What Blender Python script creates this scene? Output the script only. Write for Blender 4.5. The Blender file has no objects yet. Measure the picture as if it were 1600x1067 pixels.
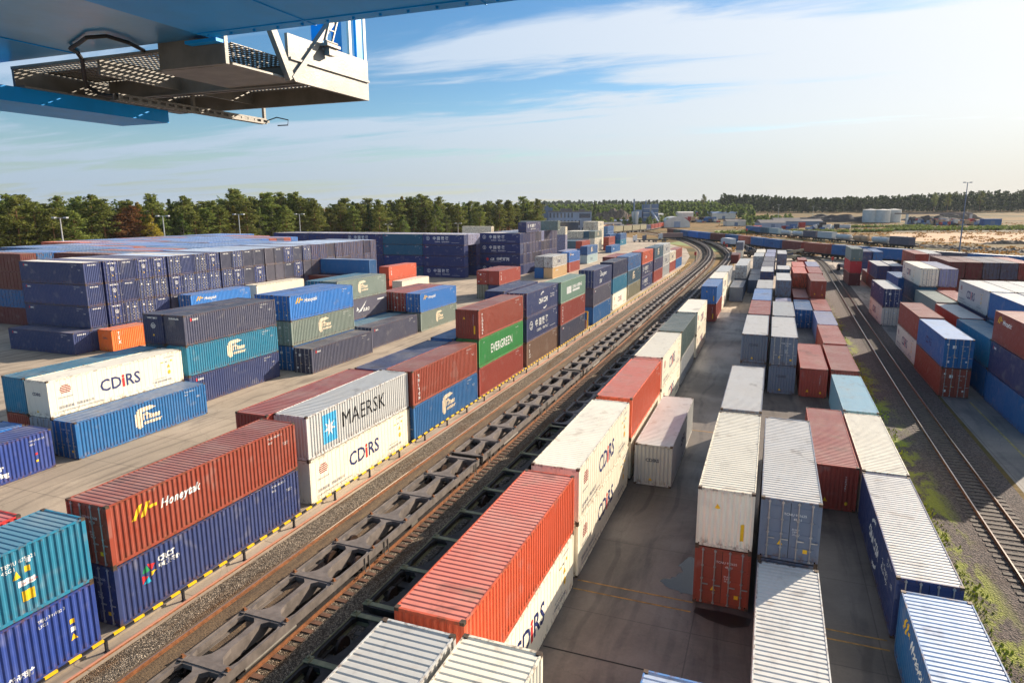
import bpy, bmesh, math, random
from mathutils import Vector, Matrix, noise
from mathutils.geometry import tessellate_polygon
R = math.radians
random.seed(7)
scene = bpy.context.scene
COL = scene.collection

# ---------------------------------------------------------------- camera, sky, sun, exposure
CAM_H = 17.96
cam_d = bpy.data.cameras.new('camera')
cam = bpy.data.objects.new('camera', cam_d)
COL.objects.link(cam)
cam_d.sensor_width = 36.0
cam_d.lens = 1049.34 / 1600 * 36
cam_d.clip_start = 0.1
cam_d.clip_end = 9000
cam.rotation_mode = 'XYZ'
_yaw, _pit, _rol = .3683, .1951, -.0046
cam.matrix_world = Matrix.Translation((0, 0, CAM_H)) @ Matrix.Rotation(_yaw, 4, 'Z') @ Matrix.Rotation(math.pi / 2 - _pit, 4, 'X') @ Matrix.Rotation(_rol, 4, 'Z')
scene.camera = cam

SUN_AZ, SUN_EL = 30.5, 22.0      # azimuth from +Y towards +X
sun_dir = Vector((math.sin(R(SUN_AZ)) * math.cos(R(SUN_EL)), math.cos(R(SUN_AZ)) * math.cos(R(SUN_EL)), math.sin(R(SUN_EL))))
sl = bpy.data.lights.new('sun', 'SUN')
sl.energy = 5.0
sl.angle = R(0.5)
sl.color = (1.0, .87, .71)
so = bpy.data.objects.new('sun', sl)
so.rotation_euler = sun_dir.to_track_quat('Z', 'Y').to_euler()
so.location = (0, 0, 60)
COL.objects.link(so)
scene.view_settings.view_transform = 'Standard'
scene.view_settings.look = 'None'
scene.view_settings.exposure = 1.0
scene.view_settings.gamma = 1.0
scene.cycles.max_bounces = 5
scene.cycles.diffuse_bounces = 3
scene.cycles.glossy_bounces = 3
scene.cycles.transparent_max_bounces = 6
scene.cycles.volume_bounces = 0
scene.cycles.use_denoising = True

class NT:
    """tiny helper for node trees"""
    def __init__(s, tree):
        s.t = tree
        s.n = tree.nodes
        s.l = tree.links
    def add(s, kind, ins=None, **kw):
        n = s.n.new(kind)
        for k, v in kw.items():
            setattr(n, k, v)
        for k, v in (ins or {}).items():
            s.put(n, k, v)
        return n
    def put(s, n, k, v):
        i = n.inputs[k]
        if isinstance(v, bpy.types.NodeSocket):
            s.l.new(v, i)
        elif isinstance(v, bpy.types.Node):
            s.l.new(v.outputs[0], i)
        else:
            i.default_value = v
    def math(s, op, a, b=None, c=None, clamp=False):
        n = s.n.new('ShaderNodeMath'); n.operation = op; n.use_clamp = clamp
        for i, v in enumerate((a, b, c)):
            if v is not None:
                s.put(n, i, v)
        return n.outputs[0]
    def vmath(s, op, a, b=None):
        n = s.n.new('ShaderNodeVectorMath'); n.operation = op
        s.put(n, 0, a)
        if b is not None: s.put(n, 1, b)
        return n.outputs[0]
    def mix(s, f, a, b, mode='MIX'):
        n = s.n.new('ShaderNodeMix'); n.data_type = 'RGBA'; n.blend_type = mode
        s.put(n, 'Factor', f) if not isinstance(f, (int, float)) else setattr(n.inputs[0], 'default_value', f)
        for i, v in ((6, a), (7, b)):
            if isinstance(v, (tuple, list)):
                v = tuple(v) + ((1,) if len(v) == 3 else ())
            s.put(n, i, v)
        return n.outputs[2]
    def noise(s, vec, scale, detail=3, rough=.55, dist=0, out=0):
        n = s.add('ShaderNodeTexNoise', {'Scale': scale, 'Detail': detail, 'Roughness': rough, 'Distortion': dist})
        if vec is not None: s.put(n, 'Vector', vec)
        return n.outputs[out]
    def ramp(s, fac, lo, hi, a=0.0, b=1.0):
        n = s.n.new('ShaderNodeMapRange'); n.interpolation_type = 'SMOOTHSTEP'
        s.put(n, 0, fac)
        for i, v in ((1, lo), (2, hi), (3, a), (4, b)): s.put(n, i, v)
        return n.outputs[0]

def srgb(r, g, b):
    f = lambda c: ((c / 255 + .055) / 1.055) ** 2.4 if c / 255 > .04045 else c / 255 / 12.92
    return (f(r), f(g), f(b), 1.0)

w = bpy.data.worlds.new('World')
scene.world = w
w.use_nodes = True
nt = NT(w.node_tree)
nt.n.clear()
out = nt.add('ShaderNodeOutputWorld')
sky = nt.add('ShaderNodeTexSky', sky_type='NISHITA')
sky.sun_disc = False
sky.sun_elevation = R(SUN_EL)
sky.sun_rotation = R(SUN_AZ)
sky.air_density = 1.0
sky.dust_density = .5
sky.ozone_density = 3.0
skc = nt.add('ShaderNodeHueSaturation', {'Color': sky, 'Saturation': 1.28})
bg = nt.add('ShaderNodeBackground', {'Color': skc, 'Strength': 0.064})
tc = nt.add('ShaderNodeTexCoord')
dirv = nt.vmath('NORMALIZE', tc.outputs['Generated'])
sep = nt.add('ShaderNodeSeparateXYZ', {0: dirv})
zz = nt.math('ADD', nt.math('MAXIMUM', sep.outputs[2], 0.0), 0.055)
px = nt.math('DIVIDE', sep.outputs[0], zz)
py = nt.math('DIVIDE', sep.outputs[1], zz)
pv = nt.add('ShaderNodeCombineXYZ', {0: px, 1: py, 2: 3.7})
rot = nt.add('ShaderNodeMapping', {'Vector': pv, 'Rotation': (0, 0, R(-12)), 'Scale': (.20, .80, 1)})
warp = nt.noise(pv, .35, 2, .5, 0, 1)
wv = nt.vmath('ADD', rot.outputs[0], nt.vmath('SCALE', warp, None))
wv.node.inputs[1].links[0].from_node.inputs['Scale'].default_value = .55
streak = nt.noise(wv, 1.5, 9, .60, .35)
veil = nt.noise(nt.add('ShaderNodeMapping', {'Vector': pv, 'Rotation': (0, 0, R(-12)), 'Scale': (.10, .16, 1), 'Location': (2.2, 1.2, 0)}), 1.0, 4, .5, .3)
# more veil towards the sun side and towards the horizon
az = nt.math('ADD', nt.math('MULTIPLY', sep.outputs[0], .62), nt.math('MULTIPLY', sep.outputs[1], .32))
side = nt.ramp(az, -.35, .60, -.17, .05)
hor = nt.ramp(sep.outputs[2], .02, .16, .10, 0.0)
dens = nt.math('ADD', nt.math('ADD', nt.math('MULTIPLY', streak, .95), nt.math('MULTIPLY', veil, .30)), nt.math('ADD', side, hor))
cl = nt.math('ADD', nt.ramp(dens, .475, .62, 0.0, .80), nt.ramp(az, .1, 1.0, 0.0, .12))
lift = nt.ramp(sep.outputs[2], 0.0, .30, .47, .56)
ccol = nt.mix(nt.ramp(az, -.3, .6), srgb(196, 214, 236), srgb(250, 249, 246))
cbg = nt.add('ShaderNodeBackground', {'Color': ccol, 'Strength': lift})
hz = nt.ramp(sep.outputs[2], -.01, .13, .60, 0.0)
hbg = nt.add('ShaderNodeBackground', {'Color': nt.mix(nt.ramp(az, -.4, .5), srgb(176, 200, 222), srgb(232, 232, 228)), 'Strength': .40})
m1 = nt.add('ShaderNodeMixShader', {0: cl, 1: bg, 2: cbg})
m2 = nt.add('ShaderNodeMixShader', {0: hz, 1: m1, 2: hbg})
nt.l.new(m2.outputs[0], out.inputs[0])

# ---------------------------------------------------------------- object helpers
def link(o, parent=None):
    COL.objects.link(o)
    if parent is not None:
        o.parent = parent
    return o

class MB:
    """collects boxes, tubes and sheets and links them as one mesh object"""
    def __init__(s):
        s.v = []; s.f = []; s.m = []; s.smooth = False
    def quad(s, a, b, c, d, m=0):
        i = len(s.v); s.v += [a, b, c, d]; s.f.append((i, i + 1, i + 2, i + 3)); s.m.append(m)
    def poly(s, pts, m=0):
        i = len(s.v); s.v += list(pts); s.f.append(tuple(range(i, i + len(pts)))); s.m.append(m)
    def box(s, x0, x1, y0, y1, z0, z1, m=0):
        i = len(s.v)
        s.v += [(x0, y0, z0), (x1, y0, z0), (x1, y1, z0), (x0, y1, z0), (x0, y0, z1), (x1, y0, z1), (x1, y1, z1), (x0, y1, z1)]
        for q in ((0, 3, 2, 1), (4, 5, 6, 7), (0, 1, 5, 4), (1, 2, 6, 5), (2, 3, 7, 6), (3, 0, 4, 7)):
            s.f.append(tuple(i + k for k in q)); s.m.append(m)
    def bar(s, a, b, wd, ht, m=0, up=(0, 0, 1)):
        a = Vector(a); b = Vector(b); d = (b - a).normalized(); u = Vector(up)
        sd = d.cross(u)
        if sd.length < 1e-4: sd = d.cross(Vector((1, 0, 0)))
        sd.normalize(); u = sd.cross(d).normalized()
        i = len(s.v)
        for p in (a, b):
            for (p1, p2) in ((-1, -1), (1, -1), (1, 1), (-1, 1)):
                s.v.append(tuple(p + sd * p1 * wd / 2 + u * p2 * ht / 2))
        for q in ((0, 1, 2, 3), (7, 6, 5, 4), (0, 4, 5, 1), (1, 5, 6, 2), (2, 6, 7, 3), (3, 7, 4, 0)):
            s.f.append(tuple(i + k for k in q)); s.m.append(m)
    def tube(s, pts, r, n=8, m=0, r2=None):
        rings = []
        for k, p in enumerate(pts):
            p = Vector(p)
            d = Vector(pts[min(k + 1, len(pts) - 1)]) - Vector(pts[max(k - 1, 0)])
            d.normalize()
            u = d.cross(Vector((0, 0, 1)))
            if u.length < 1e-3: u = d.cross(Vector((1, 0, 0)))
            u.normalize(); v = d.cross(u)
            rr = r if r2 is None else r + (r2 - r) * k / max(1, len(pts) - 1)
            ids = []
            for j in range(n):
                a = 2 * math.pi * j / n
                s.v.append(tuple(p + (u * math.cos(a) + v * math.sin(a)) * rr)); ids.append(len(s.v) - 1)
            rings.append(ids)
        for k in range(len(rings) - 1):
            for j in range(n):
                s.f.append((rings[k][j], rings[k][(j + 1) % n], rings[k + 1][(j + 1) % n], rings[k + 1][j])); s.m.append(m)
        s.f.append(tuple(reversed(rings[0]))); s.m.append(m)
        s.f.append(tuple(rings[-1])); s.m.append(m)
    def mesh(s, name, mats, recalc=True):
        me = bpy.data.meshes.new(name)
        me.from_pydata([tuple(p) for p in s.v], [], s.f)
        for mt in (mats if isinstance(mats, (list, tuple)) else [mats]):
            me.materials.append(mt)
        me.polygons.foreach_set('material_index', s.m)
        if s.smooth:
            me.polygons.foreach_set('use_smooth', [True] * len(me.polygons))
        me.update()
        return me
    def build(s, name, mats, parent=None, loc=(0, 0, 0)):
        o = bpy.data.objects.new(name, s.mesh(name, mats))
        o.location = loc
        return link(o, parent)

def tag(o, label=None, cat=None, group=None, kind=None):
    if label: o['label'] = label
    if cat: o['category'] = cat
    if group: o['group'] = group
    if kind: o['kind'] = kind
    return o
def empty(name, loc, rz=0, label=None, cat=None, group=None):
    o = bpy.data.objects.new(name, None)
    o.empty_display_size = .3
    o.location = loc; o.rotation_euler = (0, 0, rz)
    link(o)
    return tag(o, label, cat, group)
def dup(root, loc, rz=None, label=None, scale=None):
    r = root.copy(); COL.objects.link(r); r.location = loc
    if rz is not None: r.rotation_euler = (0, 0, rz)
    if scale is not None: r.scale = scale
    if label: r['label'] = label
    for ch in list(root.children):
        c = ch.copy(); COL.objects.link(c); c.parent = r
        for g in ch.children:
            d = g.copy(); COL.objects.link(d); d.parent = c
    return r

# ---------------------------------------------------------------- materials
def mat(name, col=None, rough=.6, metal=0.0, bump=0, bscale=30, spec=.5, var=0.0, vscale=3.0):
    m = bpy.data.materials.new(name); m.use_nodes = True
    t = NT(m.node_tree); b = t.n['Principled BSDF']
    b.inputs['Roughness'].default_value = rough
    b.inputs['Metallic'].default_value = metal
    b.inputs['Specular IOR Level'].default_value = spec
    if col is not None:
        c = tuple(col)[:3] + (1,)
        b.inputs['Base Color'].default_value = c
        if var:
            g = t.add('ShaderNodeTexCoord').outputs['Object']
            n = t.noise(g, vscale, 5, .6)
            dk = tuple(x * (1 - var) for x in c[:3]); lt = tuple(min(1, x * (1 + var)) for x in c[:3])
            t.put(b, 'Base Color', t.mix(t.ramp(n, .3, .7), dk, lt))
    if bump:
        g = t.add('ShaderNodeTexCoord').outputs['Object']
        bn = t.add('ShaderNodeBump', {'Strength': bump, 'Distance': .02, 'Height': t.noise(g, bscale, 4)})
        t.put(b, 'Normal', bn)
    return m

def paint_mat(name, dust, rough, roof=False):
    """container paint: colour from the object, faded and dirty in patches, rust spots at edges"""
    m = bpy.data.materials.new(name); m.use_nodes = True
    t = NT(m.node_tree); b = t.n['Principled BSDF']
    oi = t.add('ShaderNodeObjectInfo')
    g = t.add('ShaderNodeTexCoord').outputs['Object']
    rnd = oi.outputs['Random']
    off = t.add('ShaderNodeCombineXYZ', {0: t.math('MULTIPLY', rnd, 57.0), 1: t.math('MULTIPLY', rnd, 31.0), 2: t.math('MULTIPLY', rnd, 13.0)})
    p = t.vmath('ADD', g, off)
    base = oi.outputs['Color']
    hsv = t.add('ShaderNodeHueSaturation', {'Color': base, 'Saturation': 1.0 - dust * .4, 'Value': t.math('ADD', .86, t.math('MULTIPLY', rnd, .30))})
    c = hsv.outputs[0]
    big = t.noise(p, .45, 4, .6)
    c = t.mix(t.ramp(big, .35, .75, dust * .35, dust), c, srgb(196, 184, 166))
    # dirt
    if roof:
        pn = t.add('ShaderNodeMapping', {'Vector': p, 'Scale': (1.2, .5, 1)})
        d = t.noise(pn, 1.4, 6, .7, .4)
        c = t.mix(t.ramp(d, .50, .80, 0, .32), c, srgb(104, 90, 76))
        so = t.noise(p, .42, 4, .6, .6)
        c = t.mix(t.ramp(so, .60, .67, 0, .34), c, srgb(84, 66, 54))
        rs = t.noise(p, 3.5, 6, .75)
        c = t.mix(t.ramp(rs, .64, .72, 0, .7), c, srgb(120, 76, 48))
        d2 = t.noise(p, .9, 3, .6)
        c = t.mix(t.ramp(d2, .62, .72, 0, .30), c, srgb(150, 120, 92))
    else:
        pn = t.add('ShaderNodeMapping', {'Vector': p, 'Scale': (2.2, 2.2, .22)})
        d = t.noise(pn, 2.2, 5, .65)
        c = t.mix(t.ramp(d, .52, .84, 0, .34), c, srgb(96, 82, 70))
        r = t.noise(t.add('ShaderNodeMapping', {'Vector': p, 'Scale': (3, 3, .8)}), 2.6, 6, .75)
        c = t.mix(t.ramp(r, .65, .74, 0, .6), c, srgb(112, 68, 44))
        sg = t.add('ShaderNodeSeparateXYZ', {0: g})
        low = t.math('MAXIMUM', t.ramp(sg.outputs[2], .55, .08), t.ramp(sg.outputs[2], 2.55, 2.8))
        er = t.noise(t.add('ShaderNodeMapping', {'Vector': p, 'Scale': (2.5, 2.5, 1.2)}), 1.8, 6, .7)
        c = t.mix(t.math('MULTIPLY', low, t.ramp(er, .46, .62, 0, .7)), c, srgb(104, 70, 48))
        pt = t.noise(p, .8, 2, .5)
        c = t.mix(t.ramp(pt, .60, .72, 0, .16), c, srgb(176, 170, 160))
    t.put(b, 'Base Color', c)
    t.put(b, 'Roughness', t.ramp(t.noise(p, 2.5, 4, .6), .3, .7, rough - .08, rough + .14))
    b.inputs['Specular IOR Level'].default_value = .45
    bn = t.add('ShaderNodeBump', {'Strength': .25, 'Distance': .02, 'Height': t.noise(p, 3.2, 4, .6)})
    t.put(b, 'Normal', bn)
    return m
M = {}
M['paint'] = paint_mat('container_paint', .05, .48)
M['roof'] = paint_mat('container_roof_paint', .34, .42, True)
M['casting'] = mat('cast_steel', srgb(88, 72, 58), .6, .3, var=.35, vscale=9)
M['rod'] = mat('galvanised_rod', srgb(170, 168, 165), .38, .55, var=.2)
M['gasket'] = mat('rubber_gasket', srgb(22, 22, 24), .8)
M['underside'] = mat('container_floor', srgb(60, 50, 42), .85)
for k, c in dict(white=(238, 236, 230), cream=(240, 220, 188), yellow=(240, 190, 30), black=(28, 28, 30), cdblue=(28, 42, 98), cdred=(215, 35, 40), dkred=(140, 30, 40), ltblue=(70, 175, 220), green=(30, 140, 80), red=(200, 40, 45), grey=(70, 76, 90), cyan=(30, 160, 190), greyblue=(60, 72, 105)).items():
    M['l_' + k] = mat('lettering_' + k, srgb(*c), .55, var=.12, vscale=4)
M['wagon'] = mat('wagon_steel', srgb(112, 103, 97), .62, .15, bump=.2, var=.28, vscale=1.6)
M['wagon_green'] = mat('wagon_green_paint', srgb(128, 124, 92), .62, .05, bump=.2, var=.30, vscale=1.6)
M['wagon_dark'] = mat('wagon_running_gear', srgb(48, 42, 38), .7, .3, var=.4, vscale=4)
M['wheel'] = mat('wheel_steel', srgb(70, 52, 42), .5, .6, var=.3)
M['rust'] = mat('rusty_rail_side', srgb(132, 84, 50), .75, .2, var=.35, vscale=5)
M['railtop'] = mat('polished_rail_head', srgb(186, 172, 160), .26, .85)
M['sleeper'] = mat('sleeper', srgb(96, 66, 50), .85, 0, bump=.4, var=.35, vscale=3)
M['sleeper_c'] = mat('concrete_sleeper', srgb(92, 82, 72), .85, 0, bump=.3, var=.25, vscale=3)
M['grey_steel'] = mat('galvanised_steel', srgb(124, 119, 111), .5, .25, bump=.15, var=.16, vscale=2.2)
M['blue_steel'] = mat('crane_blue_paint', srgb(0, 152, 232), .45, .0, spec=.3, var=.10, vscale=.8)
M['cable'] = mat('black_cable', srgb(20, 20, 22), .6)
M['pole'] = mat('pole_steel', srgb(178, 180, 178), .5, .4)
M['lamp'] = mat('lamp_housing', srgb(172, 174, 176), .4, .3)
# ---------------------------------------------------------------- shipping containers
CW, CH, PITCH = 2.438, 2.835, 2.85
PAL = dict(navy=(36, 54, 104), dnavy=(22, 38, 80), crnavy=(16, 42, 104), blue=(0, 98, 158), bright=(0, 112, 192), teal=(0, 120, 152), dteal=(4, 86, 112),
           tit=(124, 138, 128), red=(158, 56, 42), rust=(152, 60, 38), dred=(108, 34, 32), orange=(226, 104, 16), ored=(212, 84, 44), fire=(205, 30, 34), green=(34, 138, 62),
           sage=(128, 160, 140), white=(232, 228, 216), cream=(236, 226, 202), grey=(168, 170, 170), lgrey=(198, 198, 194), slate=(102, 114, 132), purple=(88, 86, 102),
           pnavy=(62, 66, 90), olive=(132, 128, 104), brown=(122, 92, 74), tan=(206, 172, 124), lblue=(124, 176, 196), lilac=(142, 146, 178), pale=(176, 196, 196), dgreen=(70, 92, 90), sky=(64, 122, 184), cobalt=(22, 56, 132), roofw=(206, 202, 196), roofb=(150, 178, 214))
PAL = {k: srgb(*v) for k, v in PAL.items()}

def corr_profile(u0, u1, per, fr, depth):
    """trapezoid corrugation: list of (u, depth)"""
    n = max(1, round((u1 - u0) / per)); p = (u1 - u0) / n
    a, s1 = fr
    pts = []
    for k in range(n):
        b = u0 + k * p
        pts += [(b, 0), (b + a * p, 0), (b + (a + s1) * p, depth), (b + (1 - s1) * p, depth)]
    pts.append((u1, 0))
    return pts
def side_profile(L, reefer):
    if reefer: 
        return corr_profile(-L / 2 + .16, L / 2 - .16, .42, (.86, .035), .010)
    return corr_profile(-L / 2 + .16, L / 2 - .16, .2775, (.26, .245), .036)
def prof_depth(prof, u):
    for (a, da), (b, db) in zip(prof, prof[1:]):
        if a <= u <= b: return da + (db - da) * (u - a) / max(1e-6, b - a)
    return 0.0
SX = CW / 2 - .010     # outer face of side sheet
EY = .022              # inset of end sheet

def g_frame(m, L):
    w, l = CW / 2, L / 2
    for sx in (-1, 1):
        for sy in (-1, 1):
            for z in (0, CH - .118):
                xs = sorted((sx * w, sx * (w - .162))); ys = sorted((sy * l, sy * (l - .178)))
                m.box(xs[0], xs[1], ys[0], ys[1], z, z + .118, 1)
            xs = sorted((sx * (w - .003), sx * (w - .11))); ys = sorted((sy * (l - .006), sy * (l - .17)))
            m.box(xs[0], xs[1], ys[0], ys[1], .118, CH - .118, 0)
        xs = sorted((sx * (w - .004), sx * (w - .055)))
        m.box(xs[0], xs[1], -l + .178, l - .178, .035, .165, 0)
        m.box(xs[0], xs[1], -l + .178, l - .178, CH - .09, CH - .012, 0)
    for sy in (-1, 1):
        ys = sorted((sy * (l - .008), sy * (l - .10)))
        m.box(-w + .162, w - .162, ys[0], ys[1], .035, .165, 0)
        m.box(-w + .162, w - .162, ys[0], ys[1], CH - .118, CH - .012, 0)
    m.quad((-w + .05, -l + .1, .1), (-w + .05, l - .1, .1), (w - .05, l - .1, .1), (w - .05, -l + .1, .1), 2)
def g_side(m, L, sx, reefer):
    p = side_profile(L, reefer)
    for (a, da), (b, db) in zip(p, p[1:]):
        q = [(sx * (SX - da), a, .16), (sx * (SX - db), b, .16), (sx * (SX - db), b, CH - .085), (sx * (SX - da), a, CH - .085)]
        m.poly(q if sx > 0 else q[::-1], 0)
def g_roof(m, L, reefer, mi=0):
    n = max(6, round((L - .3) / .27)); a0 = -L / 2 + .1; w = CW / 2 - .055; zt = CH - .03
    p = (L - .2) / n
    g = .026 if not reefer else .010
    pts = []
    for k in range(n):
        b = a0 + k * p
        pts += [(b, 0), (b + p * .58, 0), (b + p * .70, g), (b + p * .88, g)]
    pts.append((a0 + n * p, 0))
    for (a, da), (b, db) in zip(pts, pts[1:]):
        m.quad((-w, a, zt - da), (w, a, zt - da), (w, b, zt - db), (-w, b, zt - db), mi)
def g_end(m, L, sy, reefer):
    w = CW / 2 - .10
    p = corr_profile(-w, w, .25, (.28, .22), .045) if not reefer else corr_profile(-w, w, .55, (.9, .03), .008)
    y = L / 2 - EY
    for (a, da), (b, db) in zip(p, p[1:]):
        q = [(a, sy * (y - da), .16), (b, sy * (y - db), .16), (b, sy * (y - db), CH - .115), (a, sy * (y - da), CH - .115)]
        m.poly(q if sy < 0 else q[::-1], 0)
def g_door(m, L, s, w0=.012):
    """one door leaf (s=-1 left, 1 right) at the -Y end"""
    y = -(L / 2 - EY); a, b = w0, CW / 2 - .108
    xs = sorted((s * a, s * b))
    m.box(xs[0], xs[1], y, y + .045, .17, CH - .12, 0)
    for z in (.42, 1.02, 1.62, 2.22):
        m.box(xs[0] + .08, xs[1] - .08, y - .018, y - .0015, z, z + .30, 0)
    for z in (.35, 1.0, 1.75, 2.45):
        hx = sorted((s * (b - .02), s * (b + .06)))
        m.box(hx[0], hx[1], y - .03, y - .003, z, z + .09, 0)
    m.box(*(sorted((s * .0, s * .012)) + [y - .004, y + .01, .17, CH - .12, 1]))
def g_bar(m, L, x):
    y = -(L / 2 - EY) - .052
    m.tube([(x, y, .08), (x, y, CH - .05)], .030, 6, 0)
    for z in (.10, .62, 1.25, 1.9, CH - .17):
        m.box(x - .055, x + .055, y - .02, y + .045, z, z + .07, 0)
    m.box(x - .02, x + .28, y - .045, y - .015, 1.02, 1.07, 0)
MESHC = {}
def cmesh(kind, L, *a):
    key = (kind, L) + a
    if key in MESHC: return MESHC[key]
    m = MB()
    P, RF, CS, RD, GK, UN = M['paint'], M['roof'], M['casting'], M['rod'], M['gasket'], M['underside']
    if kind == 'frame': g_frame(m, L); me = m.mesh('frame', [P, CS, UN])
    elif kind == 'side': g_side(m, L, a[0], a[1]); me = m.mesh('side_panel', [P])
    elif kind == 'roof': g_roof(m, L, a[0]); me = m.mesh('roof_panel', [RF])
    elif kind == 'end': g_end(m, L, a[0], a[1]); me = m.mesh('end_panel', [P])
    elif kind == 'door': g_door(m, L, a[0]); me = m.mesh('door', [P, GK])
    elif kind == 'doorfull':
        g_door(m, L, a[0])
        m2 = MB()
        for x in (.32, .86): g_bar(m2, L, a[0] * x)
        k = len(m.v); m.v += m2.v; m.f += [tuple(i + k for i in f) for f in m2.f]; m.m += [2] * len(m2.m)
        me = m.mesh('door', [P, GK, RD])
    elif kind == 'bar': g_bar(m, L, a[0]); me = m.mesh('locking_bar', [RD])
    elif kind == 'whole':
        endk, reefer = a
        g_frame(m, L)
        for sx in (-1, 1): g_side(m, L, sx, reefer)
        g_roof(m, L, reefer, 3); g_end(m, L, 1, reefer)
        if endk == 'D':
            for s in (-1, 1):
                m1 = MB(); g_door(m1, L, s)
                for x in (.32, .86): 
                    kk = len(m1.m); g_bar(m1, L, s * x); m1.m[kk:] = [5] * (len(m1.m) - kk)
                k = len(m.v); m.v += m1.v; m.f += [tuple(i + k for i in f) for f in m1.f]; m.m += [4 if q == 1 else q for q in m1.m]
        else: g_end(m, L, -1, reefer)
        me = m.mesh('container_body', [P, CS, UN, RF, GK, RD])
    MESHC[key] = me
    return me

# ---- lettering laid on the corrugated sheets
_tc = {}
def text_geo(body, size, shear=0.0, bold=0.0, spacing=1.0, align='LEFT'):
    c = bpy.data.curves.new('t', 'FONT'); c.body = body; c.size = size; c.shear = shear; c.offset = bold
    c.space_character = spacing; c.align_x = align; c.resolution_u = 2
    o = bpy.data.objects.new('t', c); COL.objects.link(o)
    dg = bpy.context.evaluated_depsgraph_get()
    me = bpy.data.meshes.new_from_object(o.evaluated_get(dg))
    bpy.data.objects.remove(o); bpy.data.curves.remove(c)
    vs = [(v.co.x, v.co.y) for v in me.vertices]; fs = [tuple(p.vertices) for p in me.polygons]
    bpy.data.meshes.remove(me)
    return vs, fs
def T(body, u, v, size, col='white', shear=0, bold=0, sp=1.0, sx=1.0, rot=0):
    return ('t', body, u, v, size, col, shear, bold, sp, sx, rot)
def Pg(pts, col): return ('p', pts, col)
def rect(u0, u1, v0, v1, col): return Pg([(u0, v0), (u1, v0), (u1, v1), (u0, v1)], col)
def ell(cu, cv, ru, rv, col, n=16, a0=0, a1=360):
    return Pg([(cu + ru * math.cos(R(a0 + (a1 - a0) * k / n)), cv + rv * math.sin(R(a0 + (a1 - a0) * k / n))) for k in range(n if a1 - a0 == 360 else n + 1)], col)
def ring(cu, cv, r, th, col, a0=0, a1=360, n=16):
    o = []
    for k in range(n):
        b0 = R(a0 + (a1 - a0) * k / n); b1 = R(a0 + (a1 - a0) * (k + 1) / n)
        o.append(Pg([(cu + r * math.cos(b0), cv + r * math.sin(b0)), (cu + r * math.cos(b1), cv + r * math.sin(b1)),
                     (cu + (r - th) * math.cos(b1), cv + (r - th) * math.sin(b1)), (cu + (r - th) * math.cos(b0), cv + (r - th) * math.sin(b0))], col))
    return o
def star(cu, cv, r, r2, n, col):
    return Pg([(cu + (r if k % 2 == 0 else r2) * math.cos(math.pi * k / n + math.pi / 2), cv + (r if k % 2 == 0 else r2) * math.sin(math.pi * k / n + math.pi / 2)) for k in range(2 * n)], col)
def cr_mark(u, v, r, c='white'):
    return ring(u, v, r, r * .18, c) + [rect(u - r * .42, u + r * .42, v + r * .18, v + r * .38, c), rect(u - r * .1, u + r * .1, v - r * .4, v + r * .2, c), rect(u - r * .42, u + r * .42, v - r * .55, v - r * .38, c)]
def striped_globe(u, v, r):
    o = []
    for k in range(5):
        vv = v - r * .72 + k * r * .36; h = math.sqrt(max(.05, 1 - ((vv + r * .09 - v) / r) ** 2)) * r * 1.25
        o.append(Pg([(u - h, vv), (u + h, vv), (u + h * .96, vv + r * .2), (u - h * .96, vv + r * .2)], 'dkred'))
    return o
def codes(L, col='white'):
    return [T('TCNU 482915 3', L - 2.3, 2.45, .17, col), T('45G1', L - 2.3, 2.2, .17, col), T('30.480 KG\n 3.900 KG', L - 1.1, 1.9, .1, col)]
DEC = {}
L40 = 12.19
DEC['codes'] = codes(L40)
DEC['codes20'] = codes(6.06)
DEC['cdirs'] = [T('CD', 4.1, .98, 1.35, 'cdblue', 0, .022), T('i', 6.06, .98, 1.42, 'cdred', 0, .05), T('RS', 6.38, .98, 1.35, 'cdblue', 0, .022)] + striped_globe(1.35, 1.95, .36) + \
    [T('CD international', .72, 1.32, .17, 'greyblue'), T('国际集装箱   铁路运输公司', .7, .55, .24, 'greyblue'), T('Centre for Deployment of International Rail Services', .7, .3, .17, 'greyblue'),
     T('http://www.cdirs.eu', 9.2, .72, .15, 'greyblue'), T('+ 48 000 0000 000', 8.9, .42, .26, 'greyblue'), T('CDRU 800003 0', 10.35, 2.42, .15, 'greyblue'),
     rect(9.95, 10.2, 2.05, 2.13, 'yellow'), rect(10.42, 10.6, 2.05, 2.13, 'grey'), rect(10.95, 11.1, 2.05, 2.2, 'yellow'), Pg([(10.55, 1.55), (10.85, 1.55), (10.7, 1.85)], 'yellow'), ell(10.72, 1.15, .15, .2, 'yellow', 6)]
def word_mark(word, u, v, s, c1='yellow', c2='white'):
    return [Pg([(u, v), (u + .22, v), (u + .62, v + .62), (u + .40, v + .62)], c1), Pg([(u + .45, v), (u + .67, v), (u + 1.0, v + .62), (u + .80, v + .62)], c1), rect(u + .9, u + 1.35, v + .26, v + .40, c1),
            T(word, u + 1.5, v + .02, s, c2, .35, .014)]
DEC['honey'] = word_mark('Honeytak', 1.15, 1.62, .58) + codes(L40)
DEC['honey_l'] = word_mark('Honeytak', 1.0, 1.85, .6) + codes(L40)
DEC['maersk'] = [rect(1.55, 3.0, .55, 2.45, 'ltblue'), star(2.27, 1.5, .62, .24, 7, 'white'), T('MAERSK', 3.55, 1.08, 1.5, 'black', 0, 0, 1.06, .93)]
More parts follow.
